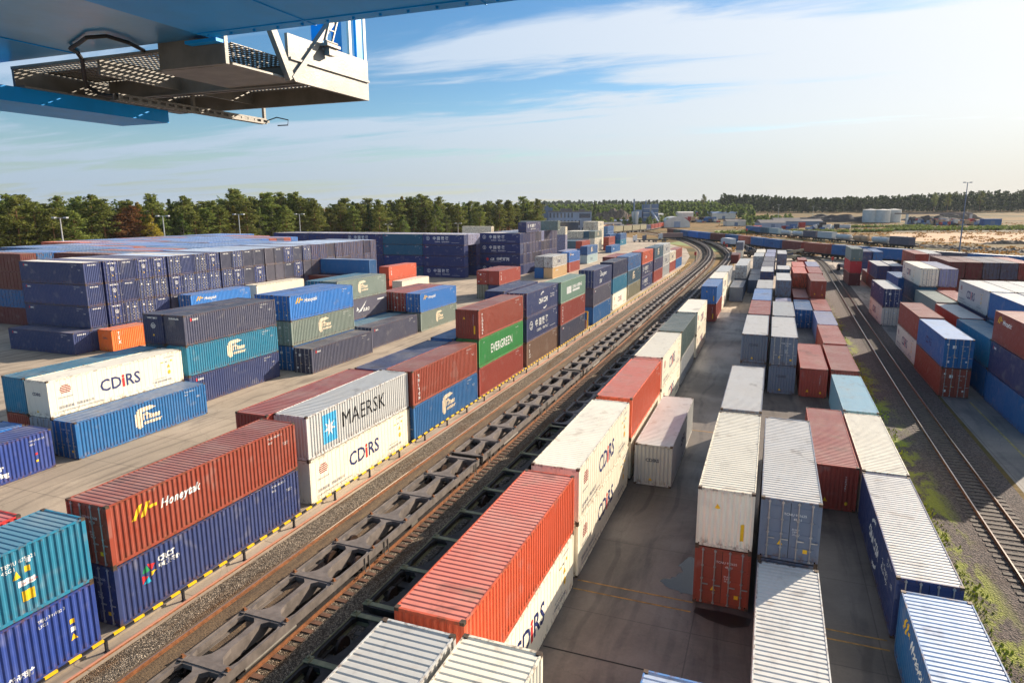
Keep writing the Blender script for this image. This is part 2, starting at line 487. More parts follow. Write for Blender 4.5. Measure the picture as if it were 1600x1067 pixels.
DEC['titans'] = [rect(4.92, 5.07, .95, 1.98, 'cream'), rect(5.07, 5.20, .8, 2.22, 'cream'), rect(5.24, 5.40, .72, 2.34, 'cream'), rect(5.40, 5.58, .80, 2.38, 'cream'), Pg([(5.58, 2.02), (6.4, 2.08), (6.95, 2.2), (6.4, 2.42), (5.58, 2.38)], 'cream'), rect(5.62, 5.74, 1.35, 1.9, 'cream'), T('the', 5.85, 1.82, .22, 'cream', .2, .02), T('Titans', 5.78, 1.38, .60, 'cream', .15, .03),
                 T('container', 5.68, .98, .44, 'cream', .15, .02)] + codes(L40)
DEC['titans_y'] = [(('t', e[1], e[2], e[3], e[4], 'white') + e[6:]) if e[0] == 't' else e for e in DEC['titans']]
DEC['evergreen'] = [T('EVERGREEN', 2.9, .98, 1.25, 'white', 0, .022, 1.02, .90), T('EITU 123456', 9.9, 2.35, .17), T('EITU', 1.1, 2.3, .17)]
DEC['cr'] = cr_mark(1.6, 1.75, .52) + [T('中 国 铁 路', 3.0, 1.42, .98, 'white', 0, .02, 1.0), T('CHINA   RAILWAY', 3.6, .72, .46, 'white', 0, .008, 1.15), rect(8.5, 10.8, .62, .66, 'white')] + codes(L40)
DEC['cr_s'] = cr_mark(1.1, 2.25, .2) + [T('中国铁路', 1.5, 2.2, .32), T('CHINA RAILWAY', 1.5, 1.96, .16)] + codes(L40)
DEC['crct'] = [Pg([(1.35, 1.7), (1.95, 1.7), (1.65, 2.15)], 'green'), Pg([(2.0, 1.7), (2.35, 2.0), (1.75, 2.2)], 'red'), Pg([(1.3, 1.6), (1.3, 1.05), (1.75, 1.4)], 'red'), Pg([(1.4, 1.0), (1.95, .95), (1.75, 1.38)], 'cyan'), Pg([(1.95, 1.3), (2.4, 1.55), (1.95, 1.62)], 'yellow'),
               T('CRCT', 2.55, 1.95, .48, 'white', 0, .02), T('中铁集装箱', 2.55, 1.55, .32, 'white', 0, .012)] + codes(L40)
DEC['crct'] = [(('t', e[1], 1.3 + (e[2] - 1.3) * .74, 2.2 - (2.2 - e[3]) * .74, e[4] * .74) + e[5:]) if e[0] == 't' else ('p', [(1.3 + (x - 1.3) * .74, 2.2 - (2.2 - y) * .74) for x, y in e[1]], e[2]) for e in DEC['crct'][:7]] + codes(L40)
DEC['eco'] = [T('eco container', 5.6, .98, .52, 'white', 0, .03, 1.08), T('bamboo flooring', 5.95, .50, .46, 'white', 0, .024), T('CAIU 936115 9', 10.6, 2.3, .17, 'white'), rect(10.9, 11.1, 1.3, 1.45, 'red'), rect(10.9, 11.1, .8, .95, 'yellow'), T('45G1', 10.6, 2.05, .17)]
DEC['cma'] = [T('CMA CGM', 4.3, 1.12, .80, 'white', 0, .04, .98, .9)] + ring(5.9, .9, 1.55, .16, 'white', 78, 125, 8) + ring(6.4, 1.85, 1.55, .16, 'white', 258, 305, 8) + [T('The Shipping\nBetter Ways', 8.7, 1.7, .32, 'white')] + codes(L40)
DEC['sea'] = [T('SHIPPING', 2.0, 1.7, .62, 'white', .3, .02), T('郑州', 1.9, .7, .7, 'white', 0, .02)]
DEC['script'] = [T('Zhengzhou', 4.3, 1.55, .95, 'white', .45, .015), T('郑州', 3.8, .5, .8, 'white', .2, .01)] + ring(4.5, 2.0, .5, .1, 'white', 60, 260, 8)
DEC['sage'] = [rect(2.7, 4.9, 1.0, 1.95, 'white'), rect(5.6, 9.2, 1.05, 1.35, 'white'), T('CHINA SHIPPING', 5.5, 1.5, .62, 'white', 0, .03)]
DEC['cre'] = [Pg([(2.0, 1.4), (2.5, 1.9), (3.0, 1.4), (2.5, .9)], 'red'), T('CR', 3.3, 1.1, .9, 'white', .3, .04), T('中欧班列', 5.2, 1.12, .95, 'white', 0, .04), T('CHINA RAILWAY Express', 3.2, .68, .3)] + codes(L40)
def vert(word, u, v, s, c='white'):
    return [T(ch, u, v - k * s * 1.05, s, c, 0, .02) for k, ch in enumerate(word)]
DEC['triton'] = vert('TRITON', .9, 2.15, .34) + codes(L40)
DEC['tex'] = vert('TEX', .9, 2.1, .55) + codes(L40)
DEC['florens'] = vert('FLORENS', .85, 2.2, .29) + codes(L40)
DEC['plain'] = [T('CBHU', 1.0, 2.25, .26, 'white', 0, .01), rect(.75, .95, 2.2, 2.5, 'red')] + codes(L40)
DEC['bird'] = [Pg([(4.6, .9), (5.6, 1.5), (6.9, 2.45), (6.2, 1.7), (5.4, 1.0)], 'white'), Pg([(4.2, 1.1), (4.9, 1.25), (4.5, 1.7)], 'white'), T('EURO', 5.9, .95, .6, 'white', .2, .03), rect(9.7, 11.6, 2.1, 2.3, 'white')]
DEC['freight'] = [T('FREIGHT STA', 4.0, 1.5, .62, 'white', 0, .02), T('CONTAINER SERVICE', 4.0, .95, .4, 'white')]
DEC['band'] = [T('MSC', 2.0, 1.2, .8, 'white', 0, .03)]
DEC['rail_rz'] = [ell(5, 1.55, 1.3, .45, 'lbl', 14), T('Rail', 4.3, 1.35, .55, 'white', .2, .02)]
DEC['seoul'] = [T('CDIRS', 4.3, 1.05, 1.0, 'cdblue', 0, .02)] + codes(L40, 'greyblue')
DEC['slabel'] = [T('CDIRS', 4.6, 1.2, .8, 'grey', 0, .02)]
DEC['navybig'] = [T('路', 5.35, .85, 1.5, 'white', 0, .01), T('AY', 5.0, .22, .6, 'white', 0, .01), T('中国铁路集装箱运输', 6.6, .5, .32, 'white', 0, .012), T('TBJU 391182 3', 9.8, 2.3, .18), T('L5G1', 9.8, 2.08, .18), rect(11.0, 11.2, 1.55, 1.75, 'yellow'), rect(11.0, 11.2, 1.2, 1.4, 'white'), Pg([(10.95, .85), (11.25, .85), (11.1, 1.1)], 'yellow')]
DEC['tealm'] = [T('TEMU 675321\n45G1', 8.85, 2.2, .22, 'white'), Pg([(9.2, 1.62), (9.5, 1.62), (9.35, 1.95)], 'yellow'), rect(9.65, 9.85, 1.75, 1.98, 'yellow'), rect(9.35, 10.0, 1.25, 1.48, 'white'), rect(9.45, 9.9, .62, 1.05, 'yellow'), rect(9.75, 9.9, 2.1, 2.3, 'white'), T('CONTAINER', 9.4, 1.3, .12, 'red')]
DEC['sigma'] = [T('SIGMA', 3.2, 1.2, .8, 'white', 0, .02)]
# marks for ends (width 2.2, u from the left edge of the end)
DEC['e_cr'] = cr_mark(1.2, 1.75, .27) + [T('中国铁路集装箱', .55, 2.42, .18, 'white', 0, .006), Pg([(1.1, .8), (1.3, .8), (1.2, 1.0)], 'yellow')]
DEC['e_dash'] = [T('CHINA RAIL', .55, 2.42, .20, 'white', 0, .012, 1.15)]
DEC['e_specks'] = [rect(x, x + .09, z, z + .16, 'grey2') for x in (.28, .82, 1.36, 1.92) for z in (.35, .72, 1.15, 1.52, 1.95, 2.3)] + [rect(1.5, 1.75, 1.9, 2.1, 'white'), rect(.5, .7, 2.05, 2.25, 'white')]
DEC['e_code'] = [T('TCNU 925625', .95, 2.15, .15), T('45G1', 1.35, 1.95, .15), T('30.480\n 3.870\n 26.610', 1.3, 1.5, .11), Pg([(.75, .75), (.98, .75), (.865, .98)], 'yellow'), rect(1.8, 1.98, .5, .68, 'yellow')]
DEC['e_cdirs'] = [T('CDIRS', .72, 1.65, .32, 'grey', 0, .012), Pg([(.95, .35), (1.2, .35), (1.07, .55)], 'yellow')]
DEC['e_warn'] = [Pg([(.6, .5), (.86, .5), (.73, .76)], 'yellow'), ell(1.9, .5, .09, .12, 'yellow', 8), T('T\nC\nK\nU\n4\n8\n1', 1.75, 2.1, .14)]
DEC['e_side'] = [T('C\nK\nU\n8\n2\n0\n1\n9', 1.82, 2.3, .14), Pg([(.75, 1.9), (1.0, 1.9), (.875, 2.15)], 'yellow'), rect(1.9, 2.05, .5, 1.3, 'yellow')]
DEC['e_marks'] = [rect(.25, .42, 2.2, 2.35, 'white'), rect(.7, 1.0, 1.9, 2.2, 'white'), rect(.35, .55, .5, .72, 'white'), rect(1.85, 2.0, .6, .75, 'white'), T('TRHU 281', 1.4, 2.1, .14), T('30.480', 1.5, 1.7, .1), Pg([(.85, 1.0), (1.05, 1.0), (.95, 1.2)], 'yellow')]
M['l_grey2'] = mat('bright_handle_metal', srgb(216, 206, 188), .35, .3)
M['l_lbl'] = mat('lettering_soft_blue', srgb(150, 190, 205), .55)

def decal_mesh(name, L, face, reefer):
    key = ('decal', name, L, face, reefer)
    if key in MESHC: return MESHC[key]
    if face in ('+x', '-x'):
        prof = side_profile(L, reefer)
    elif face == 'top':
        prof = [(-9, 0), (9, 0)]
    else:
        prof = corr_profile(-CW / 2 + .1, CW / 2 - .1, .25, (.28, .22), .045) if face == 'P' and not reefer else [(-2, 0), (2, 0)]
    LL = L if face in ('+x', '-x') else CW
    mats = []; V = []; F = []; MI = []
    for ei, e in enumerate(DEC[name]):
        lift = .006 + .0011 * ei
        col = e[5] if e[0] == 't' else e[2]
        if col not in mats: mats.append(col)
        mi = mats.index(col)
        if e[0] == 't':
            vs, fs = text_geo(e[1], e[4], e[6], e[7], e[8])
            vs = [(x * e[9] + e[2], y + e[3]) for x, y in vs]
        else:
            pts = e[1]
            vs = pts
            if len(pts) > 4: fs = [tuple(t) for t in tessellate_polygon([[Vector((x, y, 0)) for x, y in pts]])]
            else: fs = [tuple(range(len(pts)))]
        if not fs: continue
        # centre the coordinate: left edge = -LL/2
        bm = bmesh.new()
        bv = [bm.verts.new((x - LL / 2, y, 0)) for x, y in vs]
        for f in fs:
            try: bm.faces.new([bv[i] for i in f])
            except ValueError: pass
        lo = min(v.co.x for v in bv); hi = max(v.co.x for v in bv)
        flip = -1 if face in ('-x',) else 1
        for (u, d) in prof:
            uu = u * flip
            if lo < uu < hi:
                bmesh.ops.bisect_plane(bm, geom=bm.verts[:] + bm.edges[:] + bm.faces[:], plane_co=(uu, 0, 0), plane_no=(1, 0, 0), dist=1e-5)
        bm.verts.ensure_lookup_table(); bm.verts.index_update()
        base = len(V)
        for v in bm.verts:
            u, z = v.co.x, v.co.y
            if face == '+x': V.append((SX - prof_depth(prof, u) + lift, u, z))
            elif face == '-x': V.append((-(SX - prof_depth(prof, -u) + lift), -u, z))
            elif face == 'P': V.append((u, -(L / 2 - EY - prof_depth(prof, u) + lift), z))
            elif face == 'D': V.append((u, -(L / 2 - EY + .022 + lift), z))
        for f in bm.faces:
            F.append([base + v.index for v in f.verts]); MI.append(mi)
        bm.free()
    me = bpy.data.meshes.new('lettering')
    me.from_pydata(V, [], F)
    for c in mats: me.materials.append(M['l_' + c])
    me.polygons.foreach_set('material_index', MI)
    me.update()
    MESHC[key] = me
    return me

LOOK = dict(navy='navy blue', dnavy='dark navy', crnavy='deep navy', blue='blue', bright='bright blue', teal='teal', dteal='dark teal', tit='weathered grey teal', red='faded red', rust='rust red', dred='dark red',
            orange='orange', ored='orange red', fire='bright red', green='green', sage='sage green', white='white', cream='cream', grey='grey', lgrey='light grey', slate='slate grey', purple='purple grey', pnavy='greyish navy',
            olive='olive grey', brown='brown', tan='tan', lblue='light blue', lilac='lilac grey', pale='pale grey green', dgreen='dark green grey', sky='mid blue', cobalt='dark blue')
MARK = dict(cdirs='blue and red letters', seoul='blue letters', honey='yellow and white logo', honey_l='yellow and white logo', maersk='white star on a blue square', titans='white hand shaped logo', titans_y='white hand shaped logo', evergreen='large white letters',
            cr='white Chinese characters', cr_s='small white emblem', crct='coloured wheel logo', eco='two lines of white writing', cma='white arcs and letters', script='white script writing', sage='pale letters', cre='red diamond logo',
            triton='white upright letters', tex='white upright letters', florens='white upright letters', plain='small red and white mark', bird='white wing logo', freight='white letters', navybig='white characters', tealm='yellow and white stickers', sigma='white letters')
RANK = ['first', 'second', 'third', 'fourth', 'fifth', 'sixth', 'seventh', 'eighth', 'ninth', 'tenth', 'eleventh', 'twelfth', 'thirteenth', 'fourteenth', 'fifteenth', 'sixteenth', 'seventeenth', 'eighteenth', 'nineteenth', 'twentieth'] + \
       ['twenty-' + q for q in ('first', 'second', 'third', 'fourth', 'fifth', 'sixth', 'seventh', 'eighth', 'ninth')]
used_labels = {}
def tier_word(t, n):
    if n == 1: return ''
    if t == n - 1: return 'top of '
    if t == 0: return 'bottom of '
    return 'middle of ' if n == 3 else ('second layer of ' if t == 1 else 'third layer of ')

def container(x, y, t, spec, L=L40, orient='y', lod=0, place='', group='containers stacked in the yard', z0=0.0, rz=None, centre=None, name='shipping_container', zs=1.0, us=1.0):
    """spec: colour[:decal[:end[:flags]]]; x,y = lower-left corner of the footprint, t = tier"""
    f = (spec.split(':') + ['', '', ''])[:4]
    col, dec, endk, fl = f
    reefer = 'R' in fl or dec == 'cdirs'
    endk = endk or ('D' if (int(abs(x * 7 + y * 3 + t * 5)) % 2) else 'P')
    emark = ''
    if '/' in endk: endk, emark = endk.split('/')
    if centre is not None: c = centre; ang = rz
    elif orient == 'y': c = (x + CW / 2, y + L / 2); ang = 0
    else: c = (x + L / 2, y + CW / 2); ang = math.pi / 2
    lab = LOOK[col] + ' container'
    if dec in MARK and len(place.split()) < 10: lab += ' with ' + MARK[dec]
    lab = lab + ', ' + place if place else lab
    if lod == 2:
        add_stuff(col, dec, L, reefer, endk, 'L' in fl, c, ang, z0 + t * PITCH, 'roofw' if 'W' in fl else ('roofb' if 'B' in fl else col)); return None
    wds = lab.split()
    if len(wds) > 16:
        lab = LOOK[col] + ' container, ' + place
    e = empty(name, (c[0], c[1], z0 + t * PITCH * zs), ang, lab, 'container', group)
    if us != 1: e.scale = (us * .98, us, us)
    rgba = PAL[col]
    roofc = PAL['roofw'] if 'W' in fl else (PAL['roofb'] if 'B' in fl else rgba)
    def ch(nm, me, par=e, color=rgba):
        o = bpy.data.objects.new(nm, me); o.color = color
        return link(o, par)
    far = lod >= 2
    if far:
        ch('container_body', cmesh('whole', L, endk, reefer))
    else:
        ch('frame', cmesh('frame', L))
        for s in (-1, 1): ch('side_panel', cmesh('side', L, s, reefer))
        ch('roof_panel', cmesh('roof', L, reefer), color=roofc)
        ch('end_panel', cmesh('end', L, 1, reefer))
        if endk == 'D':
            for s in (-1, 1):
                if lod == 0:
                    d = ch('door', cmesh('door', L, s))
                    for bx in (.32, .86): ch('locking_bar', cmesh('bar', L, s * bx), d)
                else: ch('door', cmesh('doorfull', L, s))
        else: ch('end_panel', cmesh('end', L, -1, reefer))
    if dec:
        face = '-x' if 'L' in fl else '+x'
        ch('lettering', decal_mesh(dec, L, face, reefer))
    if emark:
        ch('lettering', decal_mesh('e_' + emark, L, endk, reefer))
    return e

STUFF = MB(); SK = []
def whole_mb(L, endk, reefer):
    key = ('mb', L, endk, reefer)
    if key not in MESHC:
        m = MB(); g_frame(m, L)
        for sx in (-1, 1): g_side(m, L, sx, reefer)
        g_roof(m, L, reefer, 3); g_end(m, L, 1, reefer)
        if endk == 'D':
            for s in (-1, 1):
                k0 = len(m.m); g_door(m, L, s)
                for x in (.32, .86): m.box(s * x - .03, s * x + .03, -(L / 2 + .05), -(L / 2 + .01), .1, CH - .06, 1)
        else: g_end(m, L, -1, reefer)
        MESHC[key] = m
    return MESHC[key]
def add_stuff(col, dec, L, reefer, endk, left, c, ang, z, rc):
    m = whole_mb(L, endk, reefer)
    for k in (('side', col), ('roof', rc), ('casting', '')):
        if k not in SK: SK.append(k)
    a, b_, cs = SK.index(('side', col)), SK.index(('roof', rc)), SK.index(('casting', ''))
    ca, sa = math.cos(ang), math.sin(ang)
    tr = lambda p: (c[0] + p[0] * ca - p[1] * sa, c[1] + p[0] * sa + p[1] * ca, z + p[2])
    i0 = len(STUFF.v); STUFF.v += [tr(p) for p in m.v]; STUFF.f += [tuple(i0 + i for i in f) for f in m.f]; STUFF.m += [(a, cs, a, b_)[q] for q in m.m]
    if dec:
        me = decal_mesh(dec, L, '-x' if left else '+x', reefer)
        i0 = len(STUFF.v); STUFF.v += [tr(v.co) for v in me.vertices]
        ids = []
        for mt in me.materials:
            k = ('mat', mt.name)
            if k not in SK: SK.append(k)
            ids.append(SK.index(k))
        for p in me.polygons: STUFF.f.append(tuple(i0 + i for i in p.vertices)); STUFF.m.append(ids[p.material_index])
def stack(x, y, specs, place='', L=L40, orient='y', lod=0, t0=0, **kw):
    n = len(specs) + t0
    for i, s in enumerate(specs):
        if not s: continue
        pl = tier_word(i + t0, n) + place
        container(x, y, i + t0, s, L, orient, lod, pl, **kw)
# ---------------------------------------------------------------- containers: the yard
L20 = 6.06
def row(rowname, items, fmt='{r} stack of {n}', **kw):
    """items: (x, y, specs[, L[, extra]])  ordinal counted from the near end"""
    for k, it in enumerate(items):
        x, y, sp = it[:3]
        L = it[3] if len(it) > 3 and it[3] else L40
        ex = dict(kw)
        if len(it) > 4: ex.update(it[4])
        stack(x, y, sp, ('the ' if len(sp) > 1 else '') + fmt.format(r=RANK[k], n=rowname), L, **ex)

# row along the striped barrier, left of the rails (right faces at x = -25.6)
row('the barrier row', [
    (-27.95, 5.35, ['cobalt:navybig:P', 'teal:tealm:P']),
    (-28.02, 18.5, ['navy:crct:D/code', 'rust:honey:D/code']),
    (-28.02, 31.75, ['cream:cdirs:P', 'lgrey:maersk:P']),
    (-27.72, 44.15, ['blue:titans:D', 'rust:triton:P']),
    (-28.05, 57.6, ['red:codes:P', 'green:evergreen:P', 'rust:florens:P/side']),
    (-28.02, 71.0, ['brown:tex:P', 'navy:cr:P', 'navy:cma:D/code']),
    (-27.7, 83.2, ['pnavy:plain:P', 'red:triton:P', 'sage:sage:P'], None),
    (-27.9, 101.2, ['blue:codes:P', 'purple:plain:P', 'navy:script:D'], None, dict(lod=1)),
    (-28.5, 117.6, ['cream:cdirs:P', 'teal:codes:P', 'dnavy::P'], 12.19, dict(lod=1)),
], lod=0)
row('the far part of the barrier row', [
    (-28.75, 132.0, ['olive:tex:P', 'dteal:titans:P', 'blue:codes:P'], 13.7),
    (-28.9, 148.3, ['navy:cr:P', 'navy:cr:P', 'ored:sigma:P'], 13.7),
    (-28.95, 164.6, ['red::P', 'navy:plain:P', 'dteal:titans:P'], 13.7),
    (-29.1, 179.5, ['grey::P', 'lgrey:seoul:P', 'lgrey:seoul:P'], 12.19),
    (-29.2, 193.0, ['red::P', 'cream:seoul:P'], 12.19),
    (-29.25, 206.5, ['blue::P', 'red:codes:P'], 13.7),
], lod=2)
# second row, directly behind the barrier row
row('the row behind the barrier row', [
    (-30.7, 4.6, ['navy::P', 'fire:codes:P']),
    (-30.5, 31.2, ['red::P', 'red:codes:P']),
    (-30.25, 43.75, ['blue::P', 'navy::P']),
    (-30.6, 57.2, ['green::P', 'blue::P']),
    (-31.2, 72.0, ['navy::P', 'navy::P', 'navy::P']),
    (-31.2, 130.6, ['dred::P', 'red::P', 'red::P'], None, dict(lod=2)),
], lod=1)

# open yard on the left, containers parallel to the rails
row('the first open bay', [
    (-49.35, 18.5, ['cobalt:eco:P']),
    (-52.1, 18.5, ['bright::P']),
])
row('the second open bay', [
    (-48.95, 32.15, ['blue:titans:D/code']),
    (-51.45, 32.2, ['grey::D', 'cream:cdirs:P/cdirs']),
    (-54.15, 32.3, ['rust::P', 'teal::P']),
])
row('the third open bay', [
    (-52.0, 45.5, ['navy:plain:P', 'teal:titans:P', 'pnavy:plain:P/dash']),
    (-54.5, 45.4, ['dteal::P', 'dteal::P', 'dnavy::P/cr']),
])
row('the fourth open bay', [
    (-49.3, 59.8, ['pnavy:plain:D/marks']),
    (-52.15, 60.2, ['blue::D/marks', 'tit:titans:D/marks', 'bright:honey_l:D/marks']),
    (-54.65, 60.3, ['blue::P', 'teal::P', 'bright::D']),
])
row('the fifth open bay', [
    (-50.5, 73.7, ['pnavy:plain:D']),
    (-52.98, 73.9, ['teal::P']),
    (-56.1, 74.6, ['blue::P', 'purple:bird:P', 'tit:titans:P']),
    (-58.6, 74.4, ['blue::P', 'teal::P', 'teal::D']),
], lod=1)
row('the sixth open bay', [
    (-50.5, 87.0, ['tit:titans:D', 'bright:honey_l:D/marks']),
    (-53.0, 87.3, ['dteal::P', 'red::D/marks']),
    (-55.5, 87.8, ['dnavy::P', 'red::D']),
], lod=1)
row('the bay by the navy block', [
    (-81.15, 60.75, ['orange:tex:P/cdirs'], L20),
    (-82.0 + .15, 74.6, ['blue::P', 'bright:honey_l:D/marks'], None, dict(t0=0)),
    (-82.0 + .15, 88.3, ['dteal::P', 'cream::P'], None, dict(t0=0)),
], lod=1)
row('the crosswise bay', [
    (-83.3, 109.4, ['navy::P', 'navy::P', 'blue::P']),
    (-84.4, 105.4, ['dred::P', 'dred::P']),
], orient='x', lod=1)
row('the bay before the railway block', [
    (-80.0, 126.8, ['ored::P', 'ored:tex:P']),
    (-75.9, 125.2, ['cream::P']),
    (-55.8, 124.8, ['olive::D', 'red::P/marks']),
    (-53.25, 124.8, ['navy:plain:P', 'red:tex:P']),
], lod=1)
# mid distance, beyond the open yard
row('the far yard cluster', [
    (-55.3, 166.5, ['tan:honey_l:P', 'lgrey:seoul:P'], 13),
    (-57.85, 166.5, ['blue:cr_s:P', 'grey::P'], 13),
    (-56.1, 184.3, ['red:triton:P', 'bright:honey_l:P'], 11.5),
    (-58.9, 190.0, ['navy::P', 'lilac::P'], 12.19),
    (-59.0, 215.5, ['pale:seoul:P', 'blue:titans:P'], 14),
    (-70.2, 250.0, ['blue::P', 'red::P'], 12.19),
    (-72.7, 250.0, ['blue::P', 'dteal::P'], 12.19),
    (-75.2, 250.0, ['blue::P', 'dteal::P'], 12.19),
    (-71.8, 276.0, ['cream::P', 'cream::P', 'tit:titans:P'], 12.19),
    (-74.3, 276.0, ['blue::P', 'grey::P', 'dteal::P'], 12.19),
    (-76.8, 276.0, ['blue::P', 'grey::P', 'cream::D'], 12.19),
    (-79.3, 276.0, ['blue::P', 'grey::P', 'cream::D'], 12.19),
    (-81.8, 276.0, ['blue::P', 'grey::P', 'cream::D'], 12.19),
    (-84.6, 333.0, ['cream::P', 'cream:seoul:P', 'cream:seoul:P', 'cream:seoul:P'], 12.19),
    (-87.2, 333.0, ['cream::D', 'cream::D', 'cream::D', 'cream::D'], 12.19),
    (-89.8, 333.0, ['cream::D', 'cream::D', 'cream::D', 'cream::D'], 12.19),
    (-68.6, 288.0, ['red::P', 'red::P'], 12.19),
    (-63.8, 272.0, ['blue:sigma:P'], 17),
    (-72.0, 328.0, ['teal:sigma:P', 'blue::P'], 14),
    (-76.0, 322.0, ['blue::P', 'blue::P'], 14),
    (-84.0, 352.0, ['blue::P', 'blue::P', 'blue::P'], 14),
], lod=2)

# ---- the long navy block: crosswise stacks of four, ends towards the rails
def ends(seq): return {'c': 'navy::P/dash:W', 'p': 'pnavy::P/dash:B', 'C': 'crnavy::D/cr:F', 'd': 'navy::D/specks:B', 'g': 'lilac::P:W', 'n': 'dnavy::P:', 'q': 'purple::P:B'}[seq]  # W: pale roof colour with the glare of the sun painted in
TOPS = 'cCcCCdcdCpdppqpC' + 'pdCdpddddnd'
T3S = 'cCcddCddddCpCqqpCqpCCqqdddd'
T2S = 'cCddcpqCpp'
nA = 27; pA = 2.55
for k in range(nA):
    yk = 60.7 + k * pA + (.25 if k % 4 == 1 else 0)
    for t, seq in ((3, TOPS), (2, T3S), (1, T2S)):
        if t == 1 and k >= len(seq): continue
        s = ends(seq[min(k, len(seq) - 1)])
        if k == 0: s = 'navy:plain:P/dash:LW'
        nm = {3: 'topmost', 2: 'third up', 1: 'second up'}[t]
        container(-94.4, yk, t, s, L40, 'x', 0 if yk < 85 else (1 if yk < 105 else 2), '%s in %s file of the long navy block' % (nm, RANK[k]))
for k in range(2):
    container(-93.6, 57.6 + k * 2.5, 0, 'navy:plain:P/dash:L' if k == 0 else 'navy::P', L40, 'x', 0, 'on the ground in %s file before the long navy block' % RANK[k])
# ---- the deep navy railway block
bx = [-87.45, -99.75, -112.05, -124.35, -136.65]
SP = [['crnavy:cr::L', 'crnavy:plain::L', 'crnavy:plain::L', 'crnavy:cr::L'], ['dteal:plain::L', 'crnavy:plain::L', 'dteal:plain::L', 'dteal:plain::L'], ['crnavy::', 'crnavy::', 'crnavy:plain::L', 'crnavy:cr::L'], ['crnavy', 'crnavy', 'crnavy', 'crnavy'], ['crnavy', 'crnavy', 'crnavy', 'crnavy']]
for c, x in enumerate(bx):
    for t in range(4):
        if c >= 3 and t < 2: continue
        if c == 2 and t < 1: continue
        s = SP[c][t].split(':') + ['', '', '']
        container(x, 160.6, t, ':'.join([s[0], s[1], 'D' if t == 3 else 'P', s[3] + 'W']), L40, 'x', 1 if c < 2 else 2, '%s in the %s column of the railway block front' % (['lowest', 'second up', 'third up', 'topmost'][t], RANK[c]))
for t, s in enumerate(['crnavy:cr:P:L', 'crnavy:cre:P:L', 'crnavy:cr:D:L', 'crnavy:cr:P:LW']):
    container(-76.3, 172.6, t, s, L40, 'x', 1, '%s in the front file of the railway block end' % ['lowest', 'second up', 'third up', 'topmost'][t])
e2 = ['ccCCpqgppcdd', 'dcdCCcpqpcdd', 'dcdppnnnnnnn']
for k in range(1, 13):
    for ti, t in enumerate((3, 2, 1)):
        if t == 1 and k > 6: continue
        container(-76.3, 172.6 + k * 2.6, t, ends(e2[ti][k - 1]), L40, 'x', 2, '%s in %s file of the railway block end' % ({3: 'topmost', 2: 'third up', 1: 'second up'}[t], RANK[k]))
container(-66.3, 177.0, 4, 'navy:cr:P', 12.19, 'y', 2, 'sitting alone above the railway block end')
container(-73.5, 198, 4, 'tit::P', 12.19, 'x', 2, 'lying crosswise above the railway block end')
container(-112.2, 238, 3, 'cream::P', 12.19, 'x', 2, 'left one of two beyond the railway block')
container(-83.0, 238, 3, 'cream::P', 12.19, 'x', 2, 'right one of two beyond the railway block')

# ---- everything stacked out of reach: hidden layers and the far roofs of the coloured block
fill = MB(); fmats = []
FK = ['navy', 'blue', 'red', 'bright', 'lilac', 'dred', 'ored', 'cream', 'crnavy', 'teal']
def fillbox(x, y, t, k, L=L40, orient='x', n=1):
    """n = layers; roof with shallow ribs, sides with coarse corrugation"""
    w, l = (L, CW) if orient == 'x' else (CW, L)
    z0 = t * PITCH; mi = FK.index(k)
    fill.box(x, x + w, y, y + l, z0, z0 + CH - .03, mi)
    m = 14 if orient == 'x' else 14
    for j in range(m):
        if orient == 'x':
            a = x + .2 + j * (w - .4) / m
            fill.box(a, a + (w - .4) / m * .62, y + .06, y + l - .06, z0 + CH - .03, z0 + CH, mi + len(FK))
            fill.box(a, a + (w - .4) / m * .5, y - .03, y, z0 + .15, z0 + CH - .1, mi)
        else:
            a = y + .2 + j * (l - .4) / m
            fill.box(x + .06, x + w - .06, a, a + (l - .4) / m * .62, z0 + CH - .03, z0 + CH, mi + len(FK))
            fill.box(x + w, x + w + .03, a, a + (l - .4) / m * .5, z0 + .15, z0 + CH - .1, mi)
    if orient == 'x':
        for j in range(7):
            fill.box(x + w, x + w + .03, y + .15 + j * .32, y + .15 + j * .32 + .16, z0 + .15, z0 + CH - .1, mi)
rf = random.Random(3)
def pick(): return rf.choice(['blue', 'bright', 'blue', 'bright', 'blue', 'navy', 'bright', 'bright', 'blue', 'red', 'bright', 'lilac', 'blue', 'bright'])
for k in range(nA):
    yk = 60.7 + k * pA + (.25 if k % 4 == 1 else 0)
    for t in range(3):
        if t == 0 or (t == 1 and k >= len(T2S)): fillbox(-94.4, yk, t, 'navy')
def coloured(x, y0, y1, first):
    k = 0; y = y0
    while y < y1:
        for t in range(4):
            if t < 3 and k > 1 and (k % 3): continue
            c = first[3 - t] if (k == 0 and 3 - t < len(first)) else pick()
            fillbox(x, y, t, c)
        y += 2.56; k += 1
coloured(-107.4, 74.6, 118, ['dred', 'dred', 'blue', 'dred'])
coloured(-121.6, 70.7, 137, ['dred', 'dred', 'blue', 'dred'])
coloured(-134.0, 83.0, 141, ['blue', 'blue', 'red', 'navy'])
coloured(-147.5, 100.0, 150, ['ored', 'blue', 'red', 'navy'])
for c, x in enumerate(bx):
    for r_ in range(0, 4):
        for t in range(4):
            if r_ == 0 and not (c >= 3 and t < 2 or c == 2 and t < 1): continue
            if t < 3 and r_ in (1, 2): continue
            fillbox(x, 160.6 + r_ * 2.6, t, rf.choice(['navy', 'crnavy', 'lilac']) if t == 3 else 'crnavy')
for k in range(1, 13):
    for t in range(2):
        if t == 1 and k <= 6: continue
        fillbox(-76.3, 172.6 + k * 2.6, t, 'crnavy')
for t in range(3):
    for x in (-112.2, -83.0): fillbox(x, 238, t, 'lilac')
